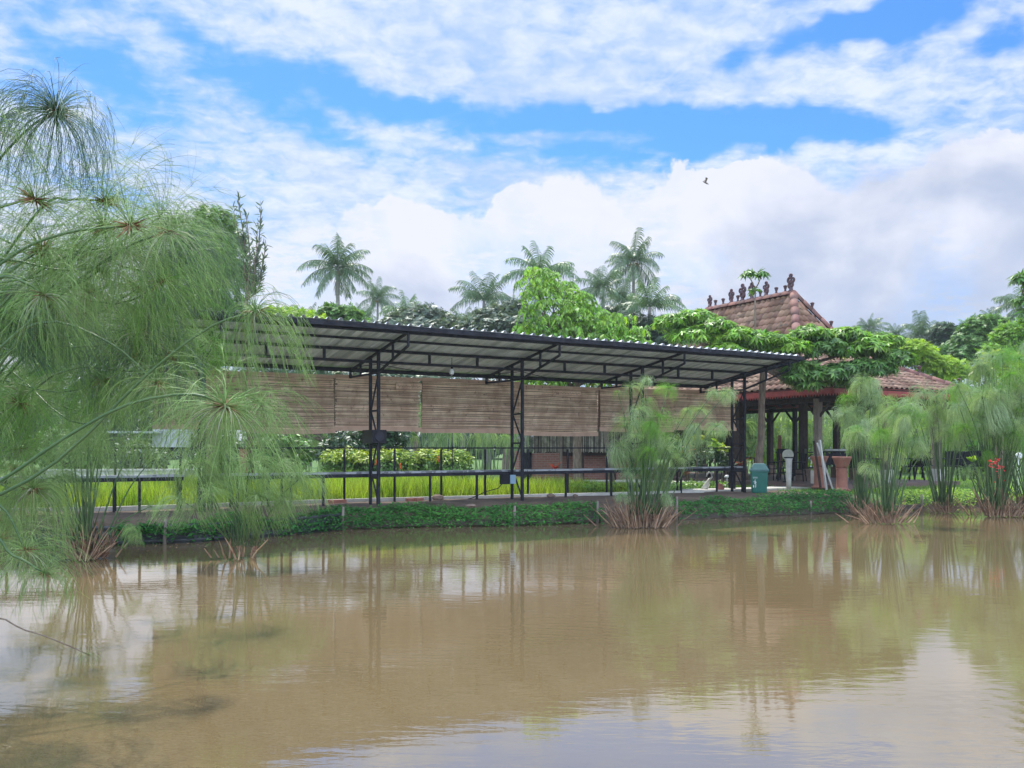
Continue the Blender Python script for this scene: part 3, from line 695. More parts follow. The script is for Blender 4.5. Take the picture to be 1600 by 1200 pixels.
# ------------------------------------------------------------------ chairs and tables in the pavilion
def part_local(name, mb, m, root): return obj(name, mb, m, root, local=True)
def proto_bar_chair():
    r = thing('bar_chair', 'x', 'chair', (0,0,0), 'black bar chairs in the pavilion'); K = M['black_plastic']
    m = MB(); m.box((0,0,.66), (.42,.40,.035)); part_local('seat', m, K, r)
    m = MB(); m.bar((-.2,-.19,.70), (-.2,-.24,1.08), .03, .03); m.bar((.2,-.19,.70), (.2,-.24,1.08), .03, .03); m.box((0,-.237,1.04), (.42,.035,.17))
    for x in (-.12,-.04,.04,.12): m.bar((x,-.2,.70), (x,-.23,.97), .022, .014)
    part_local('backrest', m, K, r)
    for sx in (-1,1):
        for sy in (-1,1): m = MB(); m.bar((sx*.17,sy*.16,.65), (sx*.23,sy*.23,0), .034, .034); part_local('leg', m, K, r)
    m = MB()
    for z, k in ((.25,.215),(.42,.2)):
        for a, b in (((-k,-k),(k,-k)),((k,-k),(k,k)),((k,k),(-k,k)),((-k,k),(-k,-k))): m.bar((a[0],a[1],z),(b[0],b[1],z),.022,.022)
    part_local('stretcher', m, K, r); return r
def proto_arm_chair():
    r = thing('arm_chair', 'x', 'chair', (0,0,0), 'black plastic armchairs in the pavilion'); K = M['black_plastic']
    m = MB(); m.box((0,0,.43), (.46,.44,.04)); part_local('seat', m, K, r)
    m = MB(); N_ = 9
    vs = []
    for i in range(N_+1):
        u = -1 + 2*i/N_
        for z in (.45, .68, .92): vs += [(u*.23, -.2 - (z-.45)*.25 + .05*u*u, z - (.05*u*u if z > .9 else 0)), (u*.23, -.225 - (z-.45)*.25 + .05*u*u, z - (.05*u*u if z > .9 else 0))]
    fs = []
    for i in range(N_):
        o, p = i*6, (i+1)*6
        for j in (0, 2): fs += [(o+j, p+j, p+j+2, o+j+2), (o+j+3, p+j+3, p+j+1, o+j+1)]
        fs += [(o+4, p+4, p+5, o+5), (o+1, p+1, p, o)]
    m.add(vs, fs); m.bar((-.23,-.18,.45),(-.25,-.29,.9),.03,.04); m.bar((.23,-.18,.45),(.25,-.29,.9),.03,.04); part_local('backrest', m, K, r)
    for sx in (-1,1):
        m = MB(); m.tube([(sx*.25,-.24,.66),(sx*.28,-.02,.665),(sx*.28,.16,.65),(sx*.26,.22,.58),(sx*.24,.21,.44)], .02, 6); part_local('armrest', m, K, r)
        for sy in (-1,1): m = MB(); m.bar((sx*.2,sy*.19,.42), (sx*.25,sy*.26,0), .045, .035); part_local('leg', m, K, r)
    return r
def proto_round_back():
    r = thing('cafe_chair', 'x', 'chair', (0,0,0), 'black hoop-backed chairs in the pavilion'); K = M['black_steel']
    m = MB(); m.lathe((0,0,.43), [(.20,0),(.21,.02),(.20,.045)], 16); part_local('seat', m, K, r)
    m = MB(); m.tube([(-.2,-.08,.44),(-.21,-.2,.62),(-.18,-.24,.82),(-.09,-.26,.92),(.09,-.26,.92),(.18,-.24,.82),(.21,-.2,.62),(.2,-.08,.44)], .015, 6)
    m.tube([(-.1,-.12,.45),(-.1,-.24,.86)], .01, 5); m.tube([(.1,-.12,.45),(.1,-.24,.86)], .01, 5); m.tube([(0,-.12,.45),(0,-.25,.88)], .01, 5); part_local('backrest', m, K, r)
    for sx in (-1,1):
        for sy in (-1,1): m = MB(); m.tube([(sx*.15,sy*.14,.43),(sx*.18,sy*.17,.25),(sx*.24,sy*.23,0)], .015, 6); part_local('leg', m, K, r)
    return r
FZ = .15
used = {}
def put(make, x, y, rz, label, z=FZ, sc=1.):
    if make not in used: used[make] = make(); o = used[make]
    else: o = copy_tree(used[make])
    o.location = (x, y, z); o.rotation_euler = (0, 0, rz); o.scale = (sc, sc, sc); o['label'] = label; return o
def G2(px, Y): return ((px - 800)/F*Y, Y)
for px, Y, rz, lab in ((1212, 30.2, .2, 'black bar chair with its back to the green bin, just right of the crooked trunk'),
                       (1226, 31.6, 2.6, 'black bar chair half behind the round cream fan'),
                       (1247, 29.8, .5, 'black bar chair between the dark column and the round cream fan')):
    put(proto_bar_chair, *G2(px, Y), rz + RZ, lab)
for px, Y, rz, lab in ((1268, 30.4, -.6, 'hoop-backed chair behind the left clay pedestal'), (1346, 31.5, .8, 'hoop-backed chair just right of the right clay pedestal'),
                       (1060, 33.6, .4, 'dark chair below the red and yellow garden leaves'), (1096, 33.2, 2.2, 'dark chair left of the heron ornament'),
                       (1132, 32.4, -.4, 'dark chair behind the small mushroom lamp'), (1152, 31.8, 1.5, 'dark chair under the orange bromeliad')):
    put(proto_round_back, *G2(px, Y), rz + RZ, lab)
for px, Y, rz, lab in ((1425, 31, 1.2, 'black armchair left of the pale front column, beside the reeds'), (1447, 32.5, -1.4, 'black armchair touching the pale front column from the left'),
                       (1487, 31.5, 1.9, 'black armchair right of the pale front column'), (1507, 30.4, -.3, 'black armchair beside the one hung with dark cloth'),
                       (1532, 31.4, -1.2, 'black armchair at the right edge of the pavilion floor')):
    put(proto_arm_chair, *G2(px, Y), rz + RZ, lab, sc=1.15)
def table(label, a, b, w, l, h=.76, cloth=False, z0=FZ):
    c = PV(a, b, z0); t = thing('dining_table', label, 'table', c)
    m = MB(); m.box(PV(a, b, z0+h), (w, l, .04), RZ); obj('table_top', m, M['dark_wood'], t)
    for sx in (-1,1):
        for sy in (-1,1):
            m = MB(); m.box(PV(a+sx*(w/2-.06), b+sy*(l/2-.06), z0+h/2-.012), (.055,.055,h-.02), RZ); obj('leg', m, M['black_steel'], t)
    return t
table('dark wooden table between the bar chairs', 2.4, 3.6, .8, 1.2, 1.0)
table('dark wooden table behind the armchairs on the right', 5.2, 2.6, .8, 1.4)
table('dark wooden table deep inside the pavilion', 3.2, 7.6, .9, 1.8)
# folding table hung with a black cloth
c = Vector((*G2(1302, 29.4), FZ))
t = thing('cloth_table', 'narrow table with black cloth and a white pipe along its top, behind the clay pedestals', 'table', c)
m = MB(); m.box(c + Vector((0,0,1.02)), (.62,.45,.04), .1); obj('table_top', m, M['black_plastic'], t)
m = MB()
for i in range(12):
    x = -.32 + .64*i/11; m.box(c + Vector((x, -.235 + .015*(i % 2), .80 - .02*(i % 3))), (.062,.02,.42), .1)
obj('cloth', m, M['cloth_black'], t)
for sx in (-.27,.27):
    for sy in (-.18,.18): m = MB(); m.bar(c+Vector((sx,sy,1.0)), c+Vector((sx*1.1,sy,0)), .04,.04); obj('leg', m, M['black_plastic'], t)
m = MB(); m.tube([c+Vector((-.36,-.2,1.08)), c+Vector((.36,-.16,1.08))], .035, 8); obj('pipe', m, M['white_plastic'], t)

# clay pedestals, white post, fan, board, bin, ornament
def pedestal(px, py, label, h=1.0, sc=1.):
    c = G(px, py, .05); t = thing('clay_pedestal', label, 'pedestal bowl', c, 'terracotta pedestals beside the path')
    m = MB(); m.lathe(c, [(.24,0),(.245,.04),(.175,.07),(.16,.12),(.155,.62*h),(.17,.66*h)], 18); obj('column', m, M['terracotta'], t)
    m = MB(); m.lathe(c, [(.165,.665*h),(.18,.74*h),(.255,.93*h),(.275,.96*h),(.275,1.0*h),(.25,1.0*h),(.2,.9*h)], 18); obj('bowl', m, M['terracotta'], t)
pedestal(1315.5, 767, 'right terracotta pedestal bowl, complete and nearest the water')
pedestal(1280, 762.5, 'left terracotta pedestal bowl, partly behind the leaning board')
c = G(1232.5, 763.5, .05); t = thing('white_post', 'tapered white post with a short dark bar on top', 'post', c)
m = MB(); m.lathe(c, [(.075,0),(.078,.3),(.10,.88),(.12,.93)], 12); obj('shaft', m, M['white_plastic'], t)
m = MB(); m.box(c + Vector((0,0,.955)), (.27,.12,.045), 0); obj('bar', m, M['black_plastic'], t)
c = Vector((*G2(1230, 28.9), FZ)); t = thing('pedestal_fan', 'round cream pedestal fan on the pavilion edge', 'fan', c)
hc = c + Vector((0, -.1, .92))
m = MB(); disc = [hc + Vector((.185*cos(a), 0, .185*sin(a))) for a in np.linspace(0, 2*pi, 25)[:-1]]; m.prism(disc, (0, .05, 0)); m.prism([hc + Vector((.165*cos(a), -.02, .165*sin(a))) for a in np.linspace(0, 2*pi, 25)[:-1]], (0, .02, 0)); obj('cage', m, M['cream_plastic'], t)
m = MB()
for k in range(5): m.tube([hc + Vector((.03*(k+1)*cos(a), -.024, .03*(k+1)*sin(a))) for a in np.linspace(0, 2*pi, 25)], .003, 4)
m.ball(hc + Vector((0,-.03,0)), .035, 10, 6, (1,.5,1)); obj('hub', m, M['white_plastic'], t)
m = MB(); m.tube([c, c + Vector((0,0,.75))], .018, 8); m.ball(hc + Vector((0,.09,0)), .06); obj('stand', m, M['black_plastic'], t)
m = MB(); m.lathe(c, [(.16,0),(.16,.03),(.04,.05)], 16); obj('base', m, M['black_plastic'], t)
c = G(1284, 765, .05); t = thing('easel_board', 'leaning dark board on a white frame, seen edge-on by the pedestals', 'board', c)
tp = c + Vector((-.18,.15,1.46)); m = MB(); m.bar(c + Vector((-.02,.05,.06)), tp, .07, .55, up=(.36,1,0)); obj('panel', m, M['dark_wood'], t)
for dy in (-.30,):
    m = MB(); m.bar(c + Vector((.07,dy+.1,0)), tp + Vector((.05,dy-.05,.03)), .05, .05); obj('frame_leg', m, M['white_plastic'], t)
m = MB(); m.bar(c + Vector((.30,-.1,0)), tp + Vector((.06,-.1,-.05)), .06, .05); obj('strut', m, M['white_plastic'], t)
def build_bin():
    c = G(1186, 769.5); s = .92; t = thing('trash_bin', 'green plastic trash bin with a sloping lid at the end of the long table', 'trash bin', c)
    rz = R(-14); ca, sa = cos(rz), sin(rz)
    def L(x, y, z): return c + Vector((x*ca - y*sa, x*sa + y*ca, z))
    m = MB(); w0, w1, d0, d1, h = .205, .245, .18, .21, .60
    prof = [(w0, d0, 0.), (w0+.008, d0+.008, .03), (w1, d1, h), (w1+.02, d1+.02, h+.005), (w1+.02, d1+.02, h+.035)]
    def rr(w, d, z):
        out = []
        for sx, sy in ((1,-1),(1,1),(-1,1),(-1,-1)):
            cx, cy = sx*(w-.04), sy*(d-.04); a0 = {(1,-1): -pi/2, (1,1): 0, (-1,1): pi/2, (-1,-1): pi}[(sx,sy)]
            for k in range(4): an = a0 + pi/2*k/3; out.append(L(cx+.04*cos(an), cy+.04*sin(an), z))
        return out
    def loft(mm, rings):
        vs = [p for r_ in rings for p in r_]; n = 16; fs = []
        for i in range(len(rings)-1):
            for k in range(n): fs.append((i*n+k, i*n+(k+1) % n, (i+1)*n+(k+1) % n, (i+1)*n+k))
        fs += [tuple(range(n))[::-1], tuple((len(rings)-1)*n+k for k in range(n))]; mm.add(vs, fs)
    loft(m, [rr(*p) for p in prof]); obj('bin_body', m, M['bin_green'], t)
    m = MB(); loft(m, [rr(w1+.028, d1+.028, h+.036), rr(w1+.028, d1+.028, h+.075), rr(w1-.0, d1-.0, h+.11), rr(w1-.07, d1-.09, h+.235), rr(w1-.10, d1-.12, h+.25)]); lid = obj('lid', m, M['bin_lid'], t)
    def fy(z): return -(d0 + .008 + (d1-d0-.008)*(z-.03)/(h-.03)) - .003
    ic = MB()                                   # pictogram: a figure dropping litter, and the blurred word above it
    def q(pts): ic.prism([L(x, fy(z), z) for x, z in pts], L(0,-.003,0) - L(0,0,0))
    x0 = -.115
    q([(x0-.012,.36),(x0+.012,.36),(x0+.012,.385),(x0-.012,.385)]); q([(x0-.02,.25),(x0+.015,.25),(x0+.035,.30),(x0+.012,.35),(x0-.02,.35)])
    q([(x0+.0,.15),(x0+.022,.15),(x0+.03,.25),(x0+.008,.25)]); q([(x0-.06,.15),(x0-.03,.15),(x0-.026,.22),(x0-.064,.22)]); q([(x0-.06,.30),(x0-.02,.335),(x0-.02,.35),(x0-.06,.312)])
    obj('litter_symbol', ic, M['white_mark'], t)
    ic = MB()
    for i, bars in enumerate(('I_', 'E', 'IT', 'U')):
        bx = -.175 + i*.033
        ic.prism([L(bx, fy(.44), .42), L(bx+.007, fy(.44), .42), L(bx+.007, fy(.46), .465), L(bx, fy(.46), .465)], L(0,-.003,0)-L(0,0,0))
        ic.prism([L(bx+.008, fy(.44), .42), L(bx+.025, fy(.44), .42), L(bx+.025, fy(.44), .428), L(bx+.008, fy(.44), .428)], L(0,-.003,0)-L(0,0,0))
        ic.prism([L(bx+.018, fy(.44), .429), L(bx+.025, fy(.44), .429), L(bx+.025, fy(.46), .465), L(bx+.018, fy(.46), .465)], L(0,-.003,0)-L(0,0,0))
    obj('lettering', ic, M['white_mark'], t)
build_bin()
c = G(1106, 767, .0); t = thing('heron_ornament', 'pale heron-shaped garden ornament with a curved neck on the kerb', 'ornament', c)
m = MB(); m.tube([c+Vector((-.12,0,.02)), c+Vector((-.05,0,.16)), c+Vector((.02,0,.30)), c+Vector((.06,0,.38))], [.10,.09,.05,.028], 10); obj('body', m, M['cream_plastic'], t)
m = MB(); m.tube([c+Vector((.05,0,.34)), c+Vector((.13,0,.42)), c+Vector((.12,0,.52)), c+Vector((.04,0,.57)), c+Vector((-.02,0,.52)), c+Vector((-.05,0,.42))], [.026,.024,.022,.022,.026,.008], 8); obj('neck', m, M['white_plastic'], t)
c = G(1136, 763, .0); t = thing('mushroom_lamp', 'small white mushroom garden lamp under the table', 'garden lamp', c)
m = MB(); m.lathe(c, [(.02,0),(.018,.36)], 8); obj('stalk', m, M['white_plastic'], t); m = MB(); m.lathe(c, [(.10,.35),(.09,.39),(.04,.43),(.01,.435)], 12); obj('cap', m, M['white_plastic'], t)
c = G(1125, 767.5); single('clay_pot', MB().lathe(c, [(.07,0),(.13,.08),(.12,.16),(.07,.2),(.09,.22)], 14), M['terracotta'], 'small round clay pot on the kerb beside the ornament', 'pot')

# crooked trunk poles near the pavilion and the hut
def pole(label, pts, rads, m='bark', name='tree_pole', cat='pole'):
    b = MB(); P_ = []
    for i in range(len(pts)-1):
        for k in range(4): P_.append((Vector(pts[i]).lerp(Vector(pts[i+1]), k/4), rads[i] + (rads[i+1]-rads[i])*k/4))
    P_.append((Vector(pts[-1]), rads[-1])); b.tube([p + Vector((random.uniform(-.012,.012),0,0)) for p, r in P_], [r*random.uniform(.94,1.08) for p, r in P_], 10)
    return single(name, b, M[m], label, cat, origin=pts[0])
pole('leaning grey wooden pole in front of the slatted hut', [G(957, 757), P(953, 730, 29.5), P(948, 690, 29.4), P(944, 640, 29.3)], [.11,.09,.085,.08], 'grey_wood')
pole('thin orange-brown stake in front of the green bushes, left of the dark columns', [G2(1219, 33) + (0,), P(1218, 680, 33)], [.08,.06], 'terracotta', 'stake', 'stake')

# bricks and stones lying on the soil
def lump(px, py, sz, label, m='stone', brick=False):
    c = G(px, py); b = MB()
    if brick: b.box(c + Vector((0,0,sz[2]/2-.005)), sz, RZ + random.uniform(-.3,.3))
    else:
        b.ball(c + Vector((0,0,sz[2]*.4)), .5, 9, 6, sz); b.v = [(v[0]+random.uniform(-.012,.012), v[1]+random.uniform(-.012,.012), v[2]+random.uniform(-.012,.012)) for v in b.v]
    single('brick' if brick else 'rock', b, M[m], label, 'brick' if brick else 'stone', group='bricks and stones on the soil strip')
lump(641, 782.5, (.22,.11,.07), 'single brick lying on the kerb, left one of a pair', 'terracotta', True)
lump(655, 782.5, (.20,.11,.08), 'brick lying on the kerb just right of another', 'terracotta', True)
lump(684, 781.5, (.30,.2,.16), 'lumpy brown stone against the rail post')
lump(527, 786.5, (.42,.14,.09), 'long flat brown brick block on the kerb, left of the first clear posts', 'terracotta', True)
lump(861, 777.5, (.24,.18,.12), 'rounded pale stone on the kerb in front of the hut')
lump(899, 777.0, (.14,.12,.09), 'small dark stone on the kerb right of the rounded pale one')
lump(735, 792, (.26,.2,.07), 'flat reddish clod on the soil above the leafy bank')
lump(311, 797, (.26,.22,.2), 'dark stone at the foot of the post behind the papyrus')

# ------------------------------------------------------------------ the bank edge
def edge_pts(px0, px1, n, off=.0, z=0.):
    out = []
    xs = [FAR[i][0]/FAR[i][1]*F+800 for i in range(len(FAR))]
    for i in range(n+1):
        px = px0 + (px1-px0)*i/n
        X = np.interp(px, xs, [f[0] for f in FAR]); Y = np.interp(px, xs, [f[1] for f in FAR]); out.append(Vector((X, Y + off, z)))
    return out
def sheet(px0, px1, label, rows=4, off=-.02):
    pts = edge_pts(px0, px1, 8, off); b = MB(); vs, fs = [], []
    prof = []
    for i in range(rows*6+1):
        z = -.62 + i*(.52/(rows*6)); prof.append((.022*sin(i*2*pi/6), z))
    for p in pts:
        for dy, z in prof: vs.append((p.x, p.y + dy + .12*(z+.4), z))
    m = len(prof)
    for i in range(len(pts)-1):
        for k in range(m-1): fs.append((i*m+k, (i+1)*m+k, (i+1)*m+k+1, i*m+k+1))
    b.add(vs, fs, True); b.add([(v[0], v[1]+.012, v[2]) for v in vs], [f[::-1] for f in fs], True)
    single('retaining_sheet', b, M['dark_sheet'], label, 'retaining sheet', 'dark corrugated sheets that hold the bank')
sheet(60, 178, 'dark corrugated sheet at the water line, left of the brown papyrus stump')
sheet(182, 330, 'dark corrugated sheet at the water line under the hanging papyrus')
sheet(334, 462, 'dark corrugated sheet at the water line, between hanging papyrus and the clear stretch', off=-.05)
sheet(466, 534, 'short shiny corrugated sheet bare of plants, left of the wooden stake', 4, -.09)
def board(px0, px1, z, label, off=-.04):
    pts = edge_pts(px0, px1, 6, off); b = MB()
    for i in range(6): b.bar(pts[i] + Vector((0,0,z)), pts[i+1] + Vector((0,0,z + random.uniform(-.01,.01))), .03, .13)
    single('bank_board', b, M['plank'], label, 'plank', 'wooden planks along the water line')
board(548, 790, -.36, 'long dark plank at the water line under the leafy bank')
board(800, 932, -.36, 'dark plank at the water line left of the papyrus clump')
board(840, 930, -.22, 'upper grey plank stacked on the one left of the papyrus clump', .0)
board(1060, 1330, -.38, 'long dark plank at the water line below the green bin')
board(1340, 1440, -.36, 'mossy plank at the water line below the reeds')
for px, h, lab in ((536, .34, 'wooden stake at the end of the bare corrugated sheet'), (803, .30, 'wooden stake below the second pair of canopy posts'), (930, .36, 'wooden stake left of the brown papyrus base'),
                   (1056, .42, 'pale wooden stake right of the brown papyrus base'), (1262, .2, 'short stake in the leafy bank below the path'), (1437, .3, 'dark stake by the lit ground cover'), (258, .3, 'wooden stake among the hanging papyrus')):
    q = edge_pts(px, px+1, 1, -.07)[0]; single('stake', MB().tube([q + Vector((0,0,-.6)), q + Vector((.01,0,-.2)), q + Vector((.015,.02,h-.3))], [.035,.033,.026], 7), M['grey_wood'], lab, 'stake', 'wooden stakes along the bank')

# ------------------------------------------------------------------ vegetation helpers (numpy)
def unit(a): return a / np.maximum(np.linalg.norm(a, axis=-1, keepdims=True), 1e-9)
def frames(nrm, fwd):
    z = unit(nrm); x = fwd - z * np.sum(fwd*z, 1, keepdims=True); x = unit(x); y = np.cross(z, x)
    return np.stack([x, y, z], 2)                       # columns
def scatter(T, TF, pos, Rm, sc):
    T = np.asarray(T, float); V = np.einsum('nij,kj->nki', Rm, T) * sc[:, None, None] + pos[:, None, :]
    n, k = len(pos), len(T); return V.reshape(-1, 3), [(np.asarray(f)[None] + (np.arange(n) * k)[:, None, None]).reshape(-1, np.asarray(f).shape[1]) for f in TF]
def join(parts):
    V, out, o = [], {}, 0
    for v, fs in parts:
        V.append(v)
        for f in fs:
            if len(f): out.setdefault(f.shape[1], []).append(f + o)
        o += len(v)
    return np.concatenate(V), [np.concatenate(x) for x in out.values()]
# leaf templates: x along the leaf, z up
LEAF = ([(0,0,0),(.35,.22,.05),(.7,.17,.0),(1,0,-.12),(.7,-.17,.0),(.35,-.22,.05),(.35,0,-.01),(.7,0,-.06)],
        [np.array([(0,6,1),(0,5,6),(7,3,2),(7,4,3)]), np.array([(6,7,2,1),(5,4,7,6)])])
def leaflets(specs):
    V, F = [], []
    for (ox, oy, oz), ang, pitch, L, W in specs:
        c, s = cos(ang), sin(ang); cp, sp_ = cos(pitch), sin(pitch); o = len(V)
        for a, b, z in ((0,0,0),(.4,.5,.03),(1,0,0),(.4,-.5,.03)):
            x = a*L; y = b*W; V.append((ox + c*cp*x - s*y, oy + s*cp*x + c*y, oz + sp_*x + z*L*.0 - (.10*L if a == 1 else 0)))
        F += [(o, o+1, o+2), (o, o+2, o+3)]
    return V, [np.array(F)]
DIGIT = leaflets([((0,0,0), a, -.25 - .12*abs(a), 1 - .22*abs(a)/2, .26) for a in (-2.1,-1.4,-.7,0,.7,1.4,2.1)])
PINN = leaflets([((.10 + .10*i, 0, .12*sin(i*.4) - .012*i*i), sg*(1.2 - .06*i), -.85, .36 - .012*i, .125) for i in range(9) for sg in (-1, 1)] + [((.98,0,-.75), 0, -1.1, .3, .13)])
SPRIG = leaflets([((.22*i, 0, .04*i), sg*(.7 + .1*random.random()), .1*sg, .5, .2) for i in range(4) for sg in (-1, 1)] + [((.8,0,.1), 0, 0, .45, .2)])
BLADE3 = ([(-.5,0,0),(.5,0,0),(-.3,0,.55),(.3,0,.55),(0,.25,1)], [np.array([(2,3,4)]), np.array([(0,1,3,2)])])
def crown(blobs, n, size, tmpl, up=.6, shell=(.72, 1.06), droop=0., seed=0, smin=.7, low=-.35):
    r = np.random.default_rng(seed); blobs = np.array([(*b[:3], *(b[3:] if len(b) == 6 else (b[3],)*3)) for b in blobs], float)
    wgt = (blobs[:, 3]*blobs[:, 5]); idx = r.choice(len(blobs), n, p=wgt/wgt.sum()); b = blobs[idx]
    d = unit(r.normal(size=(n, 3))); d[:, 2] = np.where(d[:, 2] < low, -d[:, 2]*.5, d[:, 2]); d = unit(d)
    rad = r.uniform(*shell, size=(n, 1)); rad *= 1 + .13*np.sin(d[:, :1]*7 + idx[:, None]) * np.cos(d[:, 1:2]*6 + idx[:, None])
    pos = b[:, :3] + d * b[:, 3:6] * rad
    nr = d*.55 + np.array([0, 0, up]) + r.normal(size=(n, 3))*.35; fw = d + r.normal(size=(n, 3))*.6 + np.array([0, 0, -droop])
    return scatter(*tmpl, pos, frames(nr, fw), size * r.uniform(smin, 1.3, n))
def limbs(mb, base, fork, blobs, r0, r1, seed=0):
    r = random.Random(seed); base, fork = Vector(base), Vector(fork); pts = []; N_ = 7
    for i in range(N_+1):
        u = i/N_; p = base.lerp(fork, u); pts.append(p + Vector((r.uniform(-1,1), r.uniform(-1,1), 0)) * r0*.35*(0 < i < N_))
    mb.tube([base - Vector((0,0,.3))] + pts, [r0*1.35] + [r0 + (r1-r0)*i/N_ for i in range(N_+1)], 10)
    for b in blobs:
        c = Vector(b[:3]); st = base.lerp(fork, r.uniform(.6, 1.)); mid = st.lerp(c, .5) + Vector((0,0,-.12*(c-st).length))
        mb.tube([st, mid, mid.lerp(c, .9)], [r1*.6, r1*.42, r1*.12], 6)
def tree(name, label, cat, base, fork, blobs, n, size, tmpl, leafmat, r0=.16, r1=.1, barkmat='bark', group=None, seed=0, crown_name='crown', **kw):
    base = Vector(base); t = thing(name, label, cat, base, group)
    mb = MB(); limbs(mb, base, fork, blobs, r0, r1, seed); obj('trunk', mb, M[barkmat], t)
    V, Fs = crown(blobs, n, size, tmpl, seed=seed, **kw); obj(crown_name, np_mesh(crown_name, V, Fs), M[leafmat], t); return t
def PB(px, py, Y, rx, ry=None, dy=1.):          # crown clump from photo pixels (radii in pixels)
    q = P(px, py, Y); k = Y / F; ry = ry or rx; return (q.x, q.y, q.z, rx*k, rx*k*dy, ry*k)

# strands: papyrus rays, palm leaflets
def grow(p0, d0, L, K, g, jit, r):
    p = p0.copy(); d = unit(d0); out = [p.copy()]; st = (L / (K-1))[:, None]
    for k in range(K-1):
        d = unit(d + np.array([0, 0, -1.]) * g * st * (1 + k*.35) + r.normal(size=d.shape) * jit); p = p + d * st; out.append(p.copy())
    return np.stack(out, 1)
def strand_mesh(Pn, r0, r1, sides=3):
    n, K, _ = Pn.shape; t = np.gradient(Pn, axis=1); t = unit(t); ref = np.broadcast_to(np.array([.31, .87, .38]), t.shape)
    a = unit(np.cross(t, ref)); b = np.cross(t, a); rad = np.linspace(1, 0, K)[None, :, None]; rad = (r1 + (r0 - r1)*rad)
    if sides == 2: ring = [a*rad, -a*rad]
    else: ring = [(a*cos(2*pi*i/3) + b*sin(2*pi*i/3))*rad for i in range(3)]
    V = np.stack([Pn + q for q in ring], 2).reshape(-1, 3); m = len(ring); base = (np.arange(n)*K*m)[:, None, None]
    k = np.arange(K-1)[None, :, None]*m; F_ = []
    for i in range(m if m > 2 else 1):
        j = (i+1) % m; q = base + k; F_.append(np.concatenate([q+i, q+j, q+j+m, q+i+m], 2).reshape(-1, 4))
    return V, [np.concatenate(F_)]
def umbel_geo(seed, n=190, R0=.42, g=3.2, lo=-.2, thick=.0012, tips=2, K=8, jit=.05, sides=3, lmin=.75):
    r = np.random.default_rng(seed); az_ = r.uniform(0, 2*pi, n); e_ = np.arcsin(r.uniform(lo, 1, n)); d = np.stack([np.cos(az_)*np.cos(e_), np.sin(az_)*np.cos(e_), np.sin(e_)], 1)
    L = R0 * r.uniform(lmin, 1.25, n); Pn = grow(np.zeros((n, 3)), d, L, K, g, jit, r); parts = [strand_mesh(Pn, thick, thick*.6, sides)]
    if tips:
        e0 = np.repeat(Pn[:, -3], tips, 0); dd = np.repeat(unit(Pn[:, -1]-Pn[:, -3]), tips, 0) + r.normal(size=(n*tips, 3))*.28
        parts.append(strand_mesh(grow(e0, dd, R0*r.uniform(.25, .5, n*tips), 5, g*1.1, jit*1.3, r), thick*.7, thick*.35, sides))
    return join(parts)
def bract_geo(seed, n=16, L0=.10, W=.006, g=4., up=.2):
    r = np.random.default_rng(seed); a = r.uniform(0, 2*pi, n); d = np.stack([np.cos(a), np.sin(a), r.uniform(-.5, up+.5, n)], 1)
    return strand_mesh(grow(np.zeros((n, 3)), d, L0*r.uniform(.5, 1.2, n), 5, g, .05, r), W, W*.15, 3)

# shared papyrus heads: near (fine, several kinds) and far (thicker rays, fewer)
NEAR = [np_mesh('umbel', *umbel_geo(100+i, n=nn, R0=.44, g=gr, lo=lo, K=9, thick=.0015, jit=.065, lmin=.55)) for i, (gr, lo, nn) in enumerate(((3.9,-.5,250),(3.2,-.3,130),(1.6,-.6,120),(4.6,-.2,150),(1.1,-.8,110),(5.5,-.2,130)))]
WISP = [np_mesh('umbel', *umbel_geo(140+i, n=90, R0=.5, g=1.6, lo=-.3, K=9, thick=.0011, jit=.07, tips=3)) for i in range(2)]
MIDU = [np_mesh('umbel', *umbel_geo(200+i, n=150, R0=.56, g=gr, lo=-.3, K=7, thick=.0030, tips=2, sides=2, lmin=.3, jit=.11)) for i, gr in enumerate((2.4, 3.6, 5.5, 1.8, 3.0, 7.0))]
KNOT = np_mesh('knot', *bract_geo(300, 40, .055, .004, 2.)); PALE = np_mesh('bracts', *bract_geo(301, 14, .26, .0055, 5., -.1))
for me, mm in [(m, 'papyrus') for m in NEAR + WISP] + [(m, 'papyrus_far') for m in MIDU] + [(KNOT, 'bract'), (PALE, 'pale_bract')]: me.materials.append(M[mm])
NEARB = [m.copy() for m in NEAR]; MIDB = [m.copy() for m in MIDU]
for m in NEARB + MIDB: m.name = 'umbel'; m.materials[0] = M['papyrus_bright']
def head(root, pos, me, sc, rz, knot=True, pale=False, nm='umbel', tilt=1.):
    o = bpy.data.objects.new(nm, me); COL.objects.link(o); o.parent = root; o.location = Vector(pos) - rootloc(root); o.scale = (sc*random.uniform(.85,1.15), sc*random.uniform(.85,1.15), sc*random.uniform(.8,1.1)); o.rotation_euler = (random.uniform(-.3,.3)*tilt, random.uniform(-.3,.3)*tilt, rz)
    if knot: k = bpy.data.objects.new('knot', KNOT); COL.objects.link(k); k.parent = o; k.scale = (1.5,)*3
    if pale: k = bpy.data.objects.new('bract', PALE); COL.objects.link(k); k.parent = o
    return o
def smooth_path(pts, n=14):
    pts = [Vector(p) for p in pts]; out = []; q = [pts[0]*2 - pts[1]] + pts + [pts[-1]*2 - pts[-2]]
    for i in range(1, len(q)-2):
        for k in range(n // (len(pts)-1) + 1):
            u = k / (n // (len(pts)-1) + 1); a, b, c, d = q[i-1:i+3]
            out.append(.5*((2*b) + (c-a)*u + (2*a-5*b+4*c-d)*u*u + (3*b-a-3*c+d)*u**3))
    return out + [pts[-1]]
def stem(root, pts, r0, r1, sides=6):
    p = smooth_path(pts); m = MB(); n = len(p); m.tube(p, [r0 + (r1-r0)*i/(n-1) for i in range(n)], sides); return obj('stem', m, M['papyrus_stem'], root)

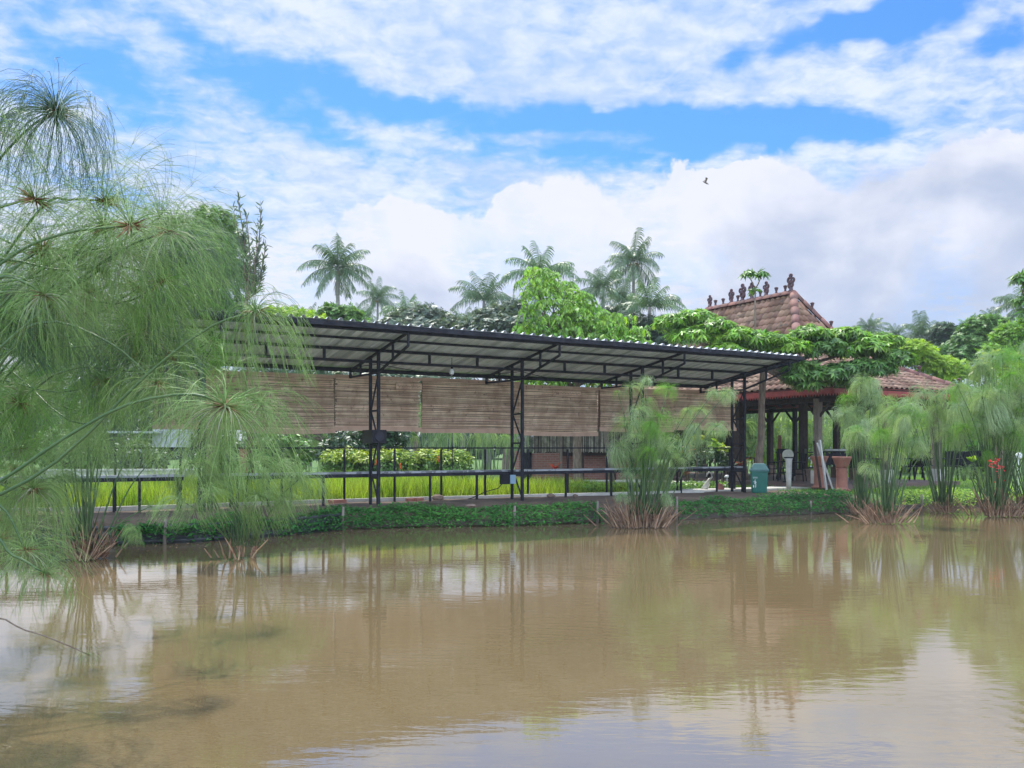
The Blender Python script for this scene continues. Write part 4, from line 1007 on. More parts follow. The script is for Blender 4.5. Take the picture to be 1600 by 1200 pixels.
# ------------------------------------------------------------------ papyrus, near left (arching in from the left bank)
def near_clump(label, root, stems, fill, seed):
    t = thing('papyrus', label, 'papyrus', root, 'papyrus clumps'); r = random.Random(seed)
    for pts, kind, sc, pale in stems:
        w = [P(*p) for p in pts]; st = stem(t, w, *((.0045, .002) if sc < .2 else (.0095, .0048)))
        if sc < .2: st.data.materials[0] = M['bark']
        me = {'n': NEAR, 'b': NEARB, 'w': WISP}[kind[0]][int(kind[1:])]; head(t, w[-1], me, sc, r.uniform(0, 6.28), True, pale)
    for px, py, Y, kind, sc in fill:
        end = P(px, py, Y); base = Vector(root) + Vector((r.uniform(-.4,.4), r.uniform(-.4,.4), 0)); 
        mid = base.lerp(end, .55) + Vector((0, 0, .28*(end-base).length*r.uniform(.5, 1.))); q = end + (base.lerp(end, .8) - end)*.5 + Vector((0,0,.12))
        stem(t, [base, mid, q, end], .010, .004, 5)
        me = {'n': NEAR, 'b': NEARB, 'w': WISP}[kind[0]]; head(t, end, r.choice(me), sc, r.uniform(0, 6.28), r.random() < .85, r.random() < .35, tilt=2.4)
    return t
rf = random.Random(11)
def fillset(n, x0, x1, y0, y1, Y0, Y1, kinds, s0=.85, s1=1.25):
    return [(rf.uniform(x0, x1), rf.uniform(y0, y1), rf.uniform(Y0, Y1), rf.choice(kinds), rf.uniform(s0, s1)) for _ in range(n)]
mat('papyrus_shade', (.075,.15,.085), (.13,.22,.12), rough=.5, nscale=2, island=.3, trans=.2)  # darker copy of papyrus, the backlit silhouette put into the colour
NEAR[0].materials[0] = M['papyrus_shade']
near_clump('tall arching papyrus at the left edge with its highest head against the blue sky', (-3.9, 4.0, -.05), [
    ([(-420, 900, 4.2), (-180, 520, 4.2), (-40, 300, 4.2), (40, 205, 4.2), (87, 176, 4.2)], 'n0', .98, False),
    ([(-420, 900, 3.9), (-150, 560, 3.9), (0, 413, 3.9), (100, 365, 3.9), (205, 353, 3.9)], 'w0', .95, False),
    ([(-420, 950, 4.3), (-60, 600, 4.3), (120, 440, 4.3), (200, 385, 4.3), (262, 362, 4.3)], 'w1', 1.0, True),
    ([(-420, 950, 4.6), (-80, 520, 4.6), (60, 330, 4.6), (110, 312, 4.6), (165, 314, 4.6)], 'w0', 1.05, False),
    ([(-420, 950, 3.7), (-100, 800, 3.7), (0, 752, 3.7), (100, 685, 3.7), (200, 632, 3.7), (300, 616, 3.7), (352, 634, 3.7)], 'n2', 1.0, True),
    ([(-420, 950, 4.0), (-60, 800, 4.0), (90, 720, 4.0), (230, 585, 4.0), (330, 510, 4.0), (400, 488, 4.0)], 'n5', .80, True),
    ([(-420, 900, 3.8), (-120, 520, 3.8), (-10, 437, 3.8), (40, 442, 3.8), (68, 461, 3.8)], 'n2', .65, True),
    ([(-420, 950, 4.1), (-150, 500, 4.1), (-40, 350, 4.1), (20, 318, 4.1), (55, 312, 4.1)], 'w1', 1., False),
    ([(-420, 950, 4.4), (-60, 600, 4.4), (60, 505, 4.4), (170, 535, 4.4), (245, 600, 4.4)], 'n1', .8, True),
    ([(-420, 950, 4.5), (-60, 640, 4.5), (80, 450, 4.5), (130, 385, 4.5), (163, 356, 4.5)], 'n4', .95, False),
    ([(-420, 950, 4.9), (-90, 600, 4.9), (80, 460, 4.9), (112, 440, 4.9), (140, 458, 4.9)], 'n2', 1.0, True),
    ([(-420, 700, 4.0), (-200, 300, 4.0), (-60, 190, 4.0), (-18, 200, 4.0)], 'n1', 1.0, False),
    ([(-420, 1100, 3.6), (-60, 970, 3.6), (40, 985, 3.6), (100, 1006, 3.6), (138, 1023, 3.6)], 'w0', .12, False),
    ([(-420, 1100, 3.9), (-80, 780, 3.9), (0, 790, 3.9), (40, 860, 3.9)], 'n2', .7, True),
    ([(-420, 1100, 3.6), (-60, 850, 3.6), (20, 868, 3.6), (70, 896, 3.6)], 'n1', .45, False),
  ], fillset(9, -60, 330, 330, 430, 4.2, 6, ['w', 'w', 'w', 'n'], .9, 1.2), 1)
near_clump('dense feathery papyrus mass filling the left edge of the view', (-5.0, 6.0, -.05), [],
    fillset(24, -70, 280, 400, 600, 4.8, 7.5, ['n', 'w', 'b', 'w'], .75, 1.1) + fillset(10, 60, 350, 430, 570, 7, 10, ['n', 'b', 'w'], .8, 1.1), 2)
near_clump('lower feathery papyrus hanging over the water at the left', (-6.6, 8.3, -.05), [
    ([(-300, 900, 8.), (-60, 700, 8.), (100, 560, 8.), (250, 560, 8.), (330, 640, 8.)], 'n5', 1.25, False)],
    fillset(15, -60, 230, 520, 660, 5.5, 9, ['n', 'b', 'n', 'w'], .9, 1.3) + fillset(9, -70, 70, 700, 850, 5.5, 8, ['n'], .8, 1.1) + fillset(5, 250, 430, 560, 680, 8.5, 11.5, ['n', 'w', 'b'], 1., 1.3), 3)
# ------------------------------------------------------------------ papyrus on the far bank
def far_clump(label, px, py, Yoff, heads, n_extra, hrange, spread, seed, brown=60, bw=.5, bh=.5, bright=.12, lean=0., sc=(.75, 1.1), group='papyrus clumps', pool=None, low=.3):
    r = random.Random(seed); c = G(px, py, -.15); c = c + Vector((0, Yoff, 0)); t = thing('papyrus', label, 'papyrus', c, group); n = 0
    hs = [(P(x, y, c.y + dy), s) for x, y, dy, s in heads]
    n_low = int(n_extra*low)
    for k in range(n_low):
        a = r.uniform(0, 2*pi); q = (.4 + .6*r.random()) * spread; hs.append((c + Vector((cos(a)*q, sin(a)*q*.6, r.uniform(.35, .85)*hrange[0])), r.uniform(.45, .8)))
    for k in range(n_extra):
        a = r.uniform(0, 2*pi); q = r.random()**.6 * spread; h = r.uniform(*hrange) * (1 - .25*(q/spread)**2)
        hs.append((c + Vector((cos(a)*q + lean*h, sin(a)*q*.7, h)), r.uniform(*sc)))
    for e_, s in hs:
        b = c + Vector(((e_.x-c.x)*.22 + r.uniform(-.2,.2)*bw, (e_.y-c.y)*.2 + r.uniform(-.12,.12), 0)); m = b.lerp(e_, .6) + Vector(((b.x-e_.x)*.10, 0, .04*(e_.z-b.z)))
        stem(t, [b, m, e_], .016, .006, 5); head(t, e_, r.choice(pool or (MIDB if r.random() < bright else MIDU)), s*r.uniform(.8, 1.15), r.uniform(0, 6.28), False, tilt=1.6)
    rr = np.random.default_rng(seed); N_ = brown
    if N_ < 21: return t
    p0 = np.stack([rr.normal(size=N_)*bw*.45, rr.normal(size=N_)*.16, np.full(N_, -.28)], 1); d = np.stack([p0[:, 0]*.9/bw + rr.normal(size=N_)*.18, rr.normal(size=N_)*.2 - .1, np.ones(N_)], 1)
    V, Fs = strand_mesh(grow(p0, d, bh*rr.uniform(.5, 1.3, N_), 4, .2, .08, rr), .019, .007, 3); me = np_mesh('dry_base', V, Fs); obj('dry_base', me, M['dry_stalk'], t, local=True)
    # bare green culms without a head
    N_ = 26; p0 = np.stack([rr.normal(size=N_)*bw*.3, rr.normal(size=N_)*.12, np.full(N_, -.1)], 1); d = np.stack([p0[:, 0]*.6 + rr.normal(size=N_)*.13, rr.normal(size=N_)*.1, np.ones(N_)], 1)
    V, Fs = strand_mesh(grow(p0, d, hrange[0]*.62*rr.uniform(.5, 1.2, N_), 5, .03, .02, rr), .011, .005, 3); obj('reed', np_mesh('reed', V, Fs), M['papyrus_stem'], t, local=True)
    return t
far_clump('tall papyrus clump rising in front of the canopy with drooping heads and a brown base', 1003, 803, 0, [
    (985, 604, 0, .75), (1010, 592, .2, .62), (965, 612, .1, .5), (1045, 606, .1, .6), (1000, 640, 0, .95), (1030, 650, -.1, .9), (975, 655, .1, .5), (1075, 640, 0, .85), (1085, 665, .1, .95), (1115, 612, 0, .55), (1138, 612, -.1, .7), (1132, 618, .1, .7),
    (1100, 690, 0, .85), (1062, 690, .2, .9), (1040, 702, -.2, .75), (1048, 715, -.3, .7), (1120, 665, .1, .8), (1010, 625, .2, .8), (1060, 660, .3, .8), (1092, 640, .3, .7)], 16, (1.2, 2.1), .85, 21, 150, .75, .55, .25, .05, (.65, .95), low=.4)
far_clump('papyrus clump with a dark leafy top left of the pale front column', 1352, 788, .2, [(1345, 600, 0, .9), (1322, 620, .1, .8), (1368, 610, 0, .85), (1338, 640, -.1, .8)], 18, (2.2, 3.4), .7, 22, 50, .25, .5, .15, .0, (.7, 1.0), low=.1)
far_clump('broad papyrus clump in front of the right half of the pavilion roof', 1385, 798, 0, [(1400, 640, 0, .9), (1372, 655, -.2, .8), (1425, 632, .1, .9), (1440, 650, 0, .8), (1410, 640, 0, .8), (1380, 690, .1, .8), (1430, 690, -.1, .8), (1400, 665, .2, .8)], 15, (1.7, 2.75), .85, 23, 80, .5, .5, .12, .02, (.65, .95), low=.15)
far_clump('narrow papyrus clump before the black armchairs, mostly bare stems below', 1490, 786, .5, [(1455, 640, 0, .9), (1480, 612, .2, .9), (1510, 655, .1, .9), (1470, 672, 0, .8), (1530, 610, .3, .9)], 16, (2.1, 3.3), 1.1, 24, 40, .3, .4, .15, .0, (.75, 1.0), low=.0)
far_clump('papyrus clump with red flowers at its foot near the right edge', 1562, 790, .2, [(1560, 620, 0, .9), (1535, 640, .1, .9), (1590, 640, 0, .9)], 36, (2.1, 4.0), 1.25, 25, 100, .6, .6, .2, .0, (.8, 1.15))
far_clump('papyrus clump cut by the right edge of the view', 1635, 791, .6, [(1610, 600, 0, 1.), (1590, 580, .2, 1.)], 26, (2.0, 4.3), 1.5, 26, 90, .8, .6, .25, .0, (.8, 1.15))
far_clump('papyrus stump with thick brown sheaths at the water line, far left', 128, 846, .15, [(70, 640, 0, 1.1), (150, 655, 0, 1.1), (215, 690, .2, 1.), (110, 690, -.2, 1.), (35, 690, .1, 1.)], 12, (1.0, 2.2), 1.1, 27, 90, .35, .5, .4, .0, (.9, 1.3), pool=NEAR[1:4])
# a low head hanging over the water and the hanging curtain on the left
far_clump('small papyrus with a single dome-shaped head touching the water', 207, 852, -.3, [(207, 826, -.2, .55), (212, 838, -.1, .4)], 0, (.8, 1.), .3, 28, 14, .1, .35, 0, 0, pool=[NEAR[3]])
far_clump('papyrus curtain drooping over the dark corrugated sheets to the water', 385, 842, -.1, [(x, y, dy, sc_) for x, y, dy, sc_ in ((300, 725, -.6, 1.7), (345, 705, -.3, 1.8), (392, 722, -.8, 1.7), (432, 730, -.3, 1.6), (468, 748, -.6, 1.3), (330, 770, -1., 1.4), (405, 775, -1.1, 1.4), (445, 778, -.9, 1.3), (280, 780, -.9, 1.2))], 2, (.8, 1.4), .7, 29, 21, .5, .3, 0, 0, (.9, 1.2), pool=[NEAR[5], NEAR[3], NEAR[5]])

# ------------------------------------------------------------------ ground plants
def blades(n, pos, h, w, lean, seed):
    r = np.random.default_rng(seed); a = r.uniform(0, 2*pi, n); nr = np.stack([np.cos(a)*lean, np.sin(a)*lean, np.ones(n)], 1) + r.normal(size=(n, 3))*lean*.6
    fw = np.stack([-np.sin(a), np.cos(a), np.zeros(n)], 1); Rm = frames(nr, fw); hh = h*r.uniform(.6, 1.25, n)
    T = np.array(BLADE3[0], float)[None].repeat(n, 0); T[:, :, 0] *= w*r.uniform(.6, 1.3, n)[:, None]; T[:, :, 1] *= hh[:, None]; T[:, :, 2] *= hh[:, None]
    V = np.einsum('nij,nkj->nki', Rm, T) + pos[:, None, :]; return V.reshape(-1, 3), [(f[None] + (np.arange(n)*5)[:, None, None]).reshape(-1, f.shape[1]) for f in BLADE3[1]]
def rice():
    r = np.random.default_rng(5); n = 60000; s = r.uniform(-11, 9.5, n); w = 1.85 + r.random(n)**1.25 * 8.4
    kx = np.array([k.x for k in KERB]); ky = np.array([k.y for k in KERB])
    X = A0.x + D.x*s + NN.x*w; Y = A0.y + D.y*s + NN.y*w
    hut = G(838, 756); hw = (hut.x - A0.x)*NN.x + (hut.y - A0.y)*NN.y; hs = (hut.x - A0.x)*D.x + (hut.y - A0.y)*D.y
    ok = (Y > np.interp(X, kx, ky) + .2) & ~((s > hs - 1.2) & (w > hw - 2.0)) & ~((s > 3) & (w > 8.5)); X, Y, s = X[ok], Y[ok], s[ok]; n = len(X)
    pos = np.stack([X, Y, np.full(n, -.02)], 1); hh = np.where(s > 4.2, .33, .50) * (.72 + .5*vnoise(X, Y, .9, 9))
    V, Fs = blades(n, pos, 1., .021, .2, 6); V = V.reshape(n, 5, 3); V = (V - pos[:, None])*np.array([1, 1, 1]); V[:, :, :] *= hh[:, None, None]; V[:, :, :2] /= hh[:, None, None]**.5
    V[:, 1::2, :2] *= 1.
    single('rice', np_mesh('rice', (V + pos[:, None]).reshape(-1, 3), Fs), M['rice'], 'bright yellow green rice growing behind the kerb', 'rice', kind='stuff')
rice()
def cover(name, spans, label, m, n, size, seed, dz=.0):
    r = np.random.default_rng(seed); parts = []; tot = sum(b - a for a, b, _, _ in spans)
    for px0, px1, back, hang in spans:
        k = int(n*(px1-px0)/tot); pts = edge_pts(px0, px1, 200); px = r.integers(0, 200, k); q = np.array([(p.x, p.y) for p in pts])[px] + r.normal(size=(k, 2))*.03
        off = r.uniform(-hang, back, k) ; lump_ = vnoise(q[:, 0]*1., q[:, 0]*0 + seed, 1.3, seed)
        X = q[:, 0] - off*.3; Y = q[:, 1] + off; zg = ground_z(X, Y); Z = np.maximum(zg, WZ + .02) + r.random(k)*(.05 + .16*lump_) + dz; Z = np.where(off < 0, np.maximum(WZ+.02, -.12 + off*1.0 + r.normal(size=k)*.06), Z)
        keep = (off < back*(.45+.7*lump_)); pos = np.stack([X, Y, Z], 1)[keep]; k = len(pos)
        nr = np.stack([r.normal(size=k)*.45, r.normal(size=k)*.4 - .45, np.ones(k)], 1); fw = r.normal(size=(k, 3)); parts.append(scatter(*LEAF, pos, frames(nr, fw), size*r.uniform(.6, 1.3, k)))
    single(name, np_mesh(name, *join(parts)), M[m], label, 'ground cover', kind='stuff')
cover('ground_cover', [(432, 940, .62, .26), (1058, 1345, .75, .22), (180, 432, .30, .1)], 'dark green leafy creeper spilling over the bank edge', 'cover_leaf', 21000, .075, 31)
cover('lit_ground_cover', [(1395, 1540, .9, .05), (1570, 1680, .9, .1)], 'sunlit yellow green creeper at the foot of the pavilion reeds', 'leaf_lime', 3800, .08, 32, .03)
def lawn():
    r = np.random.default_rng(8); n = 42000; s = r.uniform(9, 27, n); w = r.uniform(-4, 9, n); X = A0.x + D.x*s + NN.x*w; Y = A0.y + D.y*s + NN.y*w
    a = (X-P0.x)*D.x + (Y-P0.y)*D.y; b = (X-P0.x)*NN.x + (Y-P0.y)*NN.y; kx = np.array([k.x for k in PATH]); ky = np.array([k.y for k in PATH])
    yp = np.interp(X, kx, ky, right=99); onpath = (X > kx[0]) & (X < kx[-1]) & (Y > yp - .05) & (Y < yp + 1.15)
    ok = (pond_sd(X, Y) > .35) & ~((a > .1) & (a < 6.9) & (b > .1) & (b < 13.5)) & ~onpath & (vnoise(X, Y, .9, 4) > .28) & ~((w < 1.7) & (s < 13.2)); X, Y = X[ok], Y[ok]; n = len(X)
    single('grass', np_mesh('grass', *blades(n, np.stack([X, Y, ground_z(X, Y)-.01], 1), .11, .012, .5, 9)), M['grass'], 'short grass around the pavilion and the path', 'grass', kind='stuff')
    n = 2600; s = r.uniform(7, 13, n); w = 1.9 + r.random(n)*1.6; X = A0.x + D.x*s + NN.x*w; Y = A0.y + D.y*s + NN.y*w
    nr = np.stack([r.normal(size=n)*.5, r.normal(size=n)*.5 - .3, np.ones(n)], 1)
    single('low_weeds', np_mesh('low_weeds', *scatter(*LEAF, np.stack([X, Y, r.random(n)*.22], 1), frames(nr, r.normal(size=(n, 3))), .10*r.uniform(.6, 1.3, n))), M['leaf_bright'], 'low bright weeds between the kerb and the pavilion', 'weeds', kind='stuff')
lawn()

# hedge behind the rice
def hedge():
    Y0 = 31.0; a = P(505, 0, Y0); b = P(730, 0, Y0 + .6); c = Vector(((a.x+b.x)/2, Y0, 0)); t = thing('hedge', 'clipped yellow green hedge behind the rice field with a few orange flowers', 'hedge', c)
    n = 9; bl = [(a.x + (b.x-a.x)*(i+.5)/n, Y0+.5, .55 + .08*sin(i*2.3), .42, .55, .60 + .07*sin(i*1.7)) for i in range(n)]
    V, Fs = crown(bl, 5200, .15, LEAF, up=.5, seed=41, low=-.9, shell=(.6, 1.05)); obj('lower_leaves', np_mesh('lower_leaves', V, Fs), M['leaf_mid'], t)
    V, Fs = crown([(x, y, z + .30, rx, ry, .40) for x, y, z, rx, ry, rz in bl], 2600, .15, LEAF, up=.9, seed=42, low=.1, shell=(.8, 1.12)); obj('young_leaves', np_mesh('young_leaves', V, Fs), M['leaf_yellow'], t)
    m = MB()
    for i in range(n*3): x = a.x + (b.x-a.x)*(i+.5)/(n*3); m.tube([(x, Y0+.5, -.05), (x+.03, Y0+.45, .4), (x-.03, Y0+.5, .85)], [.025,.02,.01], 5)
    obj('stems', m, M['bark'], t)
    for px, py in ((626, 728), (684, 717), (588, 722)):
        m = MB(); q = P(px, py, Y0-.15)
        for k in range(4): m.ball(q + Vector((random.uniform(-.03,.03), random.uniform(-.03,.03), .05*k-.08)), .035, 6, 4)
        obj('flower_spike', m, M['petal_orange'], t)
hedge()
def thicket():
    r = np.random.default_rng(15); n = 520; X = r.uniform(-12, 30, n); Y = r.uniform(38, 43, n) + X*.12; h = r.uniform(1.6, 3.6, n)
    parts = []
    for i in range(n):
        g_ = umbel_geo(1000+i % 7, n=46, R0=.62, g=3.5, K=4, thick=.010, tips=0, sides=2) if i < 7 else base[i % 7]
        if i < 7:
            if i == 0: base = []
            base.append(g_)
        parts.append((g_[0]*r.uniform(.8, 1.3) + np.array([X[i], Y[i], h[i]]), g_[1]))
    d = np.stack([r.normal(size=n)*.1, r.normal(size=n)*.1, np.ones(n)], 1); p0 = np.stack([X, Y, np.zeros(n)], 1)
    parts.append(strand_mesh(grow(p0, d, h*1.0, 3, 0, .01, r), .025, .014, 3))
    single('papyrus_bed', np_mesh('papyrus_bed', *join(parts)), M['papyrus_far'], 'pale green bed of papyrus behind the hedge, hut and pavilion', 'papyrus bed', kind='stuff')
thicket()

# slatted brick hut
def hut():
    c = G(838, 756); t = thing('hut', 'small brick hut with a screen of pale vertical slats, behind the rice', 'hut', c)
    def H(a, b, z=0.): return c + D*a + NN*b + Vector((0,0,z))
    def wall(a0, a1, b0, b1, z0, z1): m = MB(); m.hexa([H(a0,b0,z0),H(a1,b0,z0),H(a1,b1,z0),H(a0,b1,z0),H(a0,b0,z1),H(a1,b0,z1),H(a1,b1,z1),H(a0,b1,z1)]); return m
    obj('brick_pier', wall(0, 1.0, 0, .35, -.05, 1.12), M['brick'], t, label='pinkish brick pier left of the counter')
    obj('corner_post', wall(1.0, 1.12, -.02, .12, -.05, 2.9), M['grey_wood'], t)
    obj('wall', wall(1.13, 5.6, .55, .85, -.05, 1.0), M['brick'], t)
    obj('dark_doorway', wall(-.48, -.02, .3, .36, .0, 1.14), M['cloth_black'], t)  # black panel that paints the darkness of the open doorway
    obj('side_wall', wall(-.62, -.5, .2, .5, -.05, 1.2), M['brick'], t)
    obj('rear_wall', wall(1.0, 5.6, 1.6, 1.8, -.05, 2.7), M['dark_wood'], t)
    obj('counter', wall(1.13, 5.6, .3, .9, 1.02, 1.07), M['dark_wood'], t); obj('plinth', wall(-.6, 5.7, -.12, .9, -.05, .06), M['concrete'], t)
    m = MB(); r = random.Random(4); a = -.7
    while a < 5.5:
        w = r.uniform(.018, .034); z0 = 1.14 + r.uniform(-.03, .03); m.bar(H(a, .02 + r.uniform(-.02,.02), z0), H(a + r.uniform(-.015,.015), .02, 2.5), w, w*.6); a += w + r.uniform(.012, .045)
    obj('slat_screen', m, M['slat'], t)
    m = MB()
    for z in (1.3, 2.0, 2.45): m.bar(H(-.7, .07, z), H(5.5, .07, z), .035, .05)
    for a in (2.1, 3.6, 5.2): m.bar(H(a, .1, 0), H(a, .1, 2.8), .09, .09)
    obj('screen_frame', m, M['dark_wood'], t)
    rm = MB()
    for j in range(9):
        for i in range(44):
            a = -1.0 + i*.165; b0 = -.5 + j*.26; z = 2.62 + j*.085; rm.hexa([H(a,b0,z),H(a+.15,b0,z),H(a+.15,b0+.34,z+.10),H(a,b0+.34,z+.10),H(a,b0,z+.03),H(a+.15,b0,z+.03),H(a+.15,b0+.34,z+.13),H(a,b0+.34,z+.13)])
    obj('roof', rm, M['rust_tile'], t)
hut()

# tropical leaf rosettes
def rosette(name, label, cat, c, n, L, W, matn, seed, up=.9, g=1.2, flowers=None, stemh=0., group=None):
    c = Vector(c); t = thing(name, label, cat, c, group); r = np.random.default_rng(seed); a = r.uniform(0, 2*pi, n)
    p0 = np.zeros((n, 3)); p0[:, 2] = stemh * r.uniform(.7, 1, n); d = np.stack([np.cos(a), np.sin(a), up*r.uniform(.4, 1.4, n)], 1); Pn = grow(p0, d, L*r.uniform(.6, 1.1, n), 6, g/L*.5, .03, r)
    tt = unit(np.gradient(Pn, axis=1)); sd = unit(np.cross(tt, np.array([0, 0, 1.]))); wd = (W*np.sin(np.linspace(.25, pi-.02, 6)))[None, :, None]
    V = np.stack([Pn + sd*wd, Pn - np.array([0, 0, 1.])*wd*.25, Pn - sd*wd], 2).reshape(-1, 3); q = (np.arange(n)*18)[:, None, None] + np.arange(5)[None, :, None]*3
    Fq = np.concatenate([np.concatenate([q+i, q+i+1, q+i+4, q+i+3], 2).reshape(-1, 4) for i in (0, 1)]); obj('leaves', np_mesh('leaves', V, [Fq]), M[matn], t, local=True)
    if stemh: m = MB(); m.tube([(0,0,-.05),(.02,0,stemh*.5),(0,0,stemh)], [.03,.025,.02], 7); obj('stem', m, M['bark'], t, local=True)
    return t
rosette('bromeliad', 'large bromeliad with pale curved leaves left of the right canopy posts', 'bromeliad', G2(1140, 29.0)+(.25,), 34, .75, .035, 'leaf_grey', 51, 1.1, 1.4, stemh=.35)
rosette('bromeliad', 'orange red bromeliad beside the right canopy posts', 'bromeliad', G2(1156, 29.6)+(.45,), 22, .55, .045, 'leaf_red', 52, .7, .8, stemh=.3)
rosette('bromeliad', 'low orange bromeliad right of the tall papyrus clump', 'bromeliad', G2(1072, 29.0)+(.25,), 16, .5, .045, 'leaf_red', 53, .6, .8, stemh=.2)
for i, (px, py, Y, mt, lab) in enumerate(((1089, 687, 28.6, 'leaf_yellow', 'croton with a bright yellow top above the rail'), (1117, 697, 29.2, 'leaf_lime', 'croton with lime leaves right of the yellow-topped one'),
        (1130, 702, 29.8, 'leaf_yellow', 'small yellow croton just left of the orange bromeliad'), (1076, 703, 29.4, 'leaf_red', 'dark red croton left of the yellow-topped one'))):
    e_ = P(px, py, Y); b_ = Vector((e_.x, e_.y, 0)); blb = [(e_.x, e_.y, e_.z, .16, .16, .16), (e_.x-.12, e_.y, e_.z-.35, .26, .2, .25), (e_.x+.14, e_.y, e_.z-.5, .24, .2, .25)]
    t = thing('croton', lab, 'shrub', b_, 'crotons beside the pavilion'); m = MB(); limbs(m, b_, (e_.x, e_.y, e_.z-.4), blb, .03, .02, i); obj('trunk', m, M['bark'], t)
    V, Fs = crown(blb[:1], 46, .2, LEAF, seed=60+i, up=.9); obj('top_leaves', np_mesh('top_leaves', V, Fs), M[mt], t)
    V, Fs = crown(blb[1:], 150, .19, LEAF, seed=70+i); obj('lower_leaves', np_mesh('lower_leaves', V, Fs), M['leaf_dark' if i % 2 else 'leaf_grey'], t)
rosette('cordyline', 'small red cordyline in front of the pink brick pier', 'cordyline', G2(867, 29.8)+(.3,), 18, .38, .03, 'leaf_red', 54, 1.2, .8, stemh=.3)
rosette('seedling', 'tiny lime seedling on the bank under the right end of the table', 'seedling', G(1081, 760), 5, .35, .04, 'leaf_lime', 55, 2.2, .3)
rosette('banana_sucker', 'light green broad-leaved sprout in the reeds before the armchairs', 'sprout', P(1519, 722, 27.0), 7, .3, .09, 'leaf_lime', 56, 1.6, .8)
def canna():
    c = G(1556, 784); t = thing('canna', 'red flower spikes among the reeds near the right edge', 'flower', c)
    m = MB()
    for px, py in ((1550.5, 724), (1560, 722), (1563, 730)): q = P(px, py, c.y); m.tube([(q.x, q.y, -.1), (q.x+.02, q.y, q.z*.5), (q.x, q.y, q.z)], [.014,.012,.01], 5)
    obj('stem', m, M['papyrus_stem'], t)
    r = random.Random(3)
    for px, py, h in ((1550.5, 724, .14), (1559, 721, .17), (1561, 732, .34)):
        q = P(px, py, c.y - .05); pts = [(q.x + r.gauss(0,.035), q.y + r.gauss(0,.03), q.z + .06 - h*(k/12)**1.6) for k in range(14)]; np_n = 14; n = len(pts)
        V, Fs = scatter(*LEAF, np.array(pts), frames(rng.normal(size=(n,3))*.6 + np.array([0,-.7,.4]), rng.normal(size=(n,3))), np.full(n, .06)); obj('petals', np_mesh('petals', V, Fs), M['petal_red'], t)
    q = P(1592, 712, 26.6); m = MB()
    for k in range(6): m.ball(q + Vector((.07*cos(k), .03*sin(k*2), .05*sin(k))), .055, 7, 5)
    m.tube([(q.x, q.y, -.2), (q.x-.03, q.y, q.z*.5), (q.x, q.y, q.z)], .01, 5)
    single('white_flower', m, M['glass_white'], 'white flower head among the papyrus at the right edge', 'flower')
canna()

# ------------------------------------------------------------------ trees near the buildings
# cassava-like tree whose crooked trunk stands behind the bin and whose crown spreads over the pavilion roof
Yc = 25.6
cb = [PB(px, py + 1, Yc + dy, rx, ry*.8, 1.3) for px, py, dy, rx, ry in ((1050,505,.5,26,18),(1085,498,.6,30,20),(1075,525,.2,30,18),(1115,515,.2,34,24),(1150,530,0,38,24),(1190,535,0,40,22),(1130,545,-.3,30,14),(1225,545,-.1,34,22),
      (1265,525,.3,30,22),(1290,545,0,36,28),(1320,525,.5,30,20),(1345,545,.3,34,24),(1375,535,.8,30,20),(1395,560,.4,24,18),(1250,575,-.3,24,16),(1245,590,-.4,22,14),(1280,585,-.4,28,18),(1312,578,-.2,26,16),(1262,598,-.5,18,8),(1345,575,0,30,20),(1335,594,-.2,22,12),(1372,575,.2,24,16))]
tr_base = G2(1191, 25.9) + (0,)
t = thing('umbrella_tree', 'broad tree with bright fingered leaves over the pavilion roof, crooked trunk behind the bin', 'tree', tr_base)
m = MB(); pts = [tr_base[:2] + (-.2,), P(1187, 745, 25.9), P(1186, 715, 25.9), P(1189, 690, 25.9), P(1190, 650, 25.9), P(1191, 610, 25.85), P(1193, 575, 25.8)]
m.tube(smooth_path(pts, 18), [.155,.15,.15,.145,.15,.145,.13,.125,.12,.115,.115,.11,.11,.11,.105,.105,.1,.1,.1,.1,.1,.1,.1,.1,.1][:len(smooth_path(pts, 18))], 10)
tp = Vector(P(1193, 575, 25.8)); rr = random.Random(2)
for b in cb:
    c = Vector(b[:3]); m.tube([tp, tp.lerp(c, .5) + Vector((0,0,-.15)), c], [.06,.04,.02], 6)
obj('trunk', m, M['bark'], t)
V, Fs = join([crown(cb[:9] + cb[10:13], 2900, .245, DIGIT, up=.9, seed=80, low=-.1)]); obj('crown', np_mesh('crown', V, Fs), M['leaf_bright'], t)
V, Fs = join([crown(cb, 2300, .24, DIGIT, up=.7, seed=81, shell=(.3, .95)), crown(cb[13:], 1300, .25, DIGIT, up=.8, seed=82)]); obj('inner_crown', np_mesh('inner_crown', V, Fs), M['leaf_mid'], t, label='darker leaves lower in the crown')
sp_ = [P(1180, 575, 25.8), P(1180, 500, 25.8), P(1180, 452, 25.8)]
m = MB(); m.tube(sp_, [.035,.028,.022], 7); m.tube([P(1180,452,25.8), P(1176,442,25.8), P(1171,433,25.8)], [.02,.018,.014], 6); m.tube([P(1180,452,25.8), P(1185,443,25.8), P(1189,433,25.8)], [.02,.018,.014], 6)
obj('tall_shoot', m, M['bark'], t)
V, Fs = crown([PB(1169, 427, 25.8, 8, 5), PB(1190, 427, 25.8, 8, 5)], 26, .25, DIGIT, up=.8, seed=83); obj('shoot_leaves', np_mesh('shoot_leaves', V, Fs), M['leaf_mid'], t)
V, Fs = crown([PB(1180, 452, 25.8, 8, 3)], 6, .2, DIGIT, up=.8, seed=84); obj('shoot_leaves', np_mesh('shoot_leaves', V, Fs), M['leaf_mid'], t)
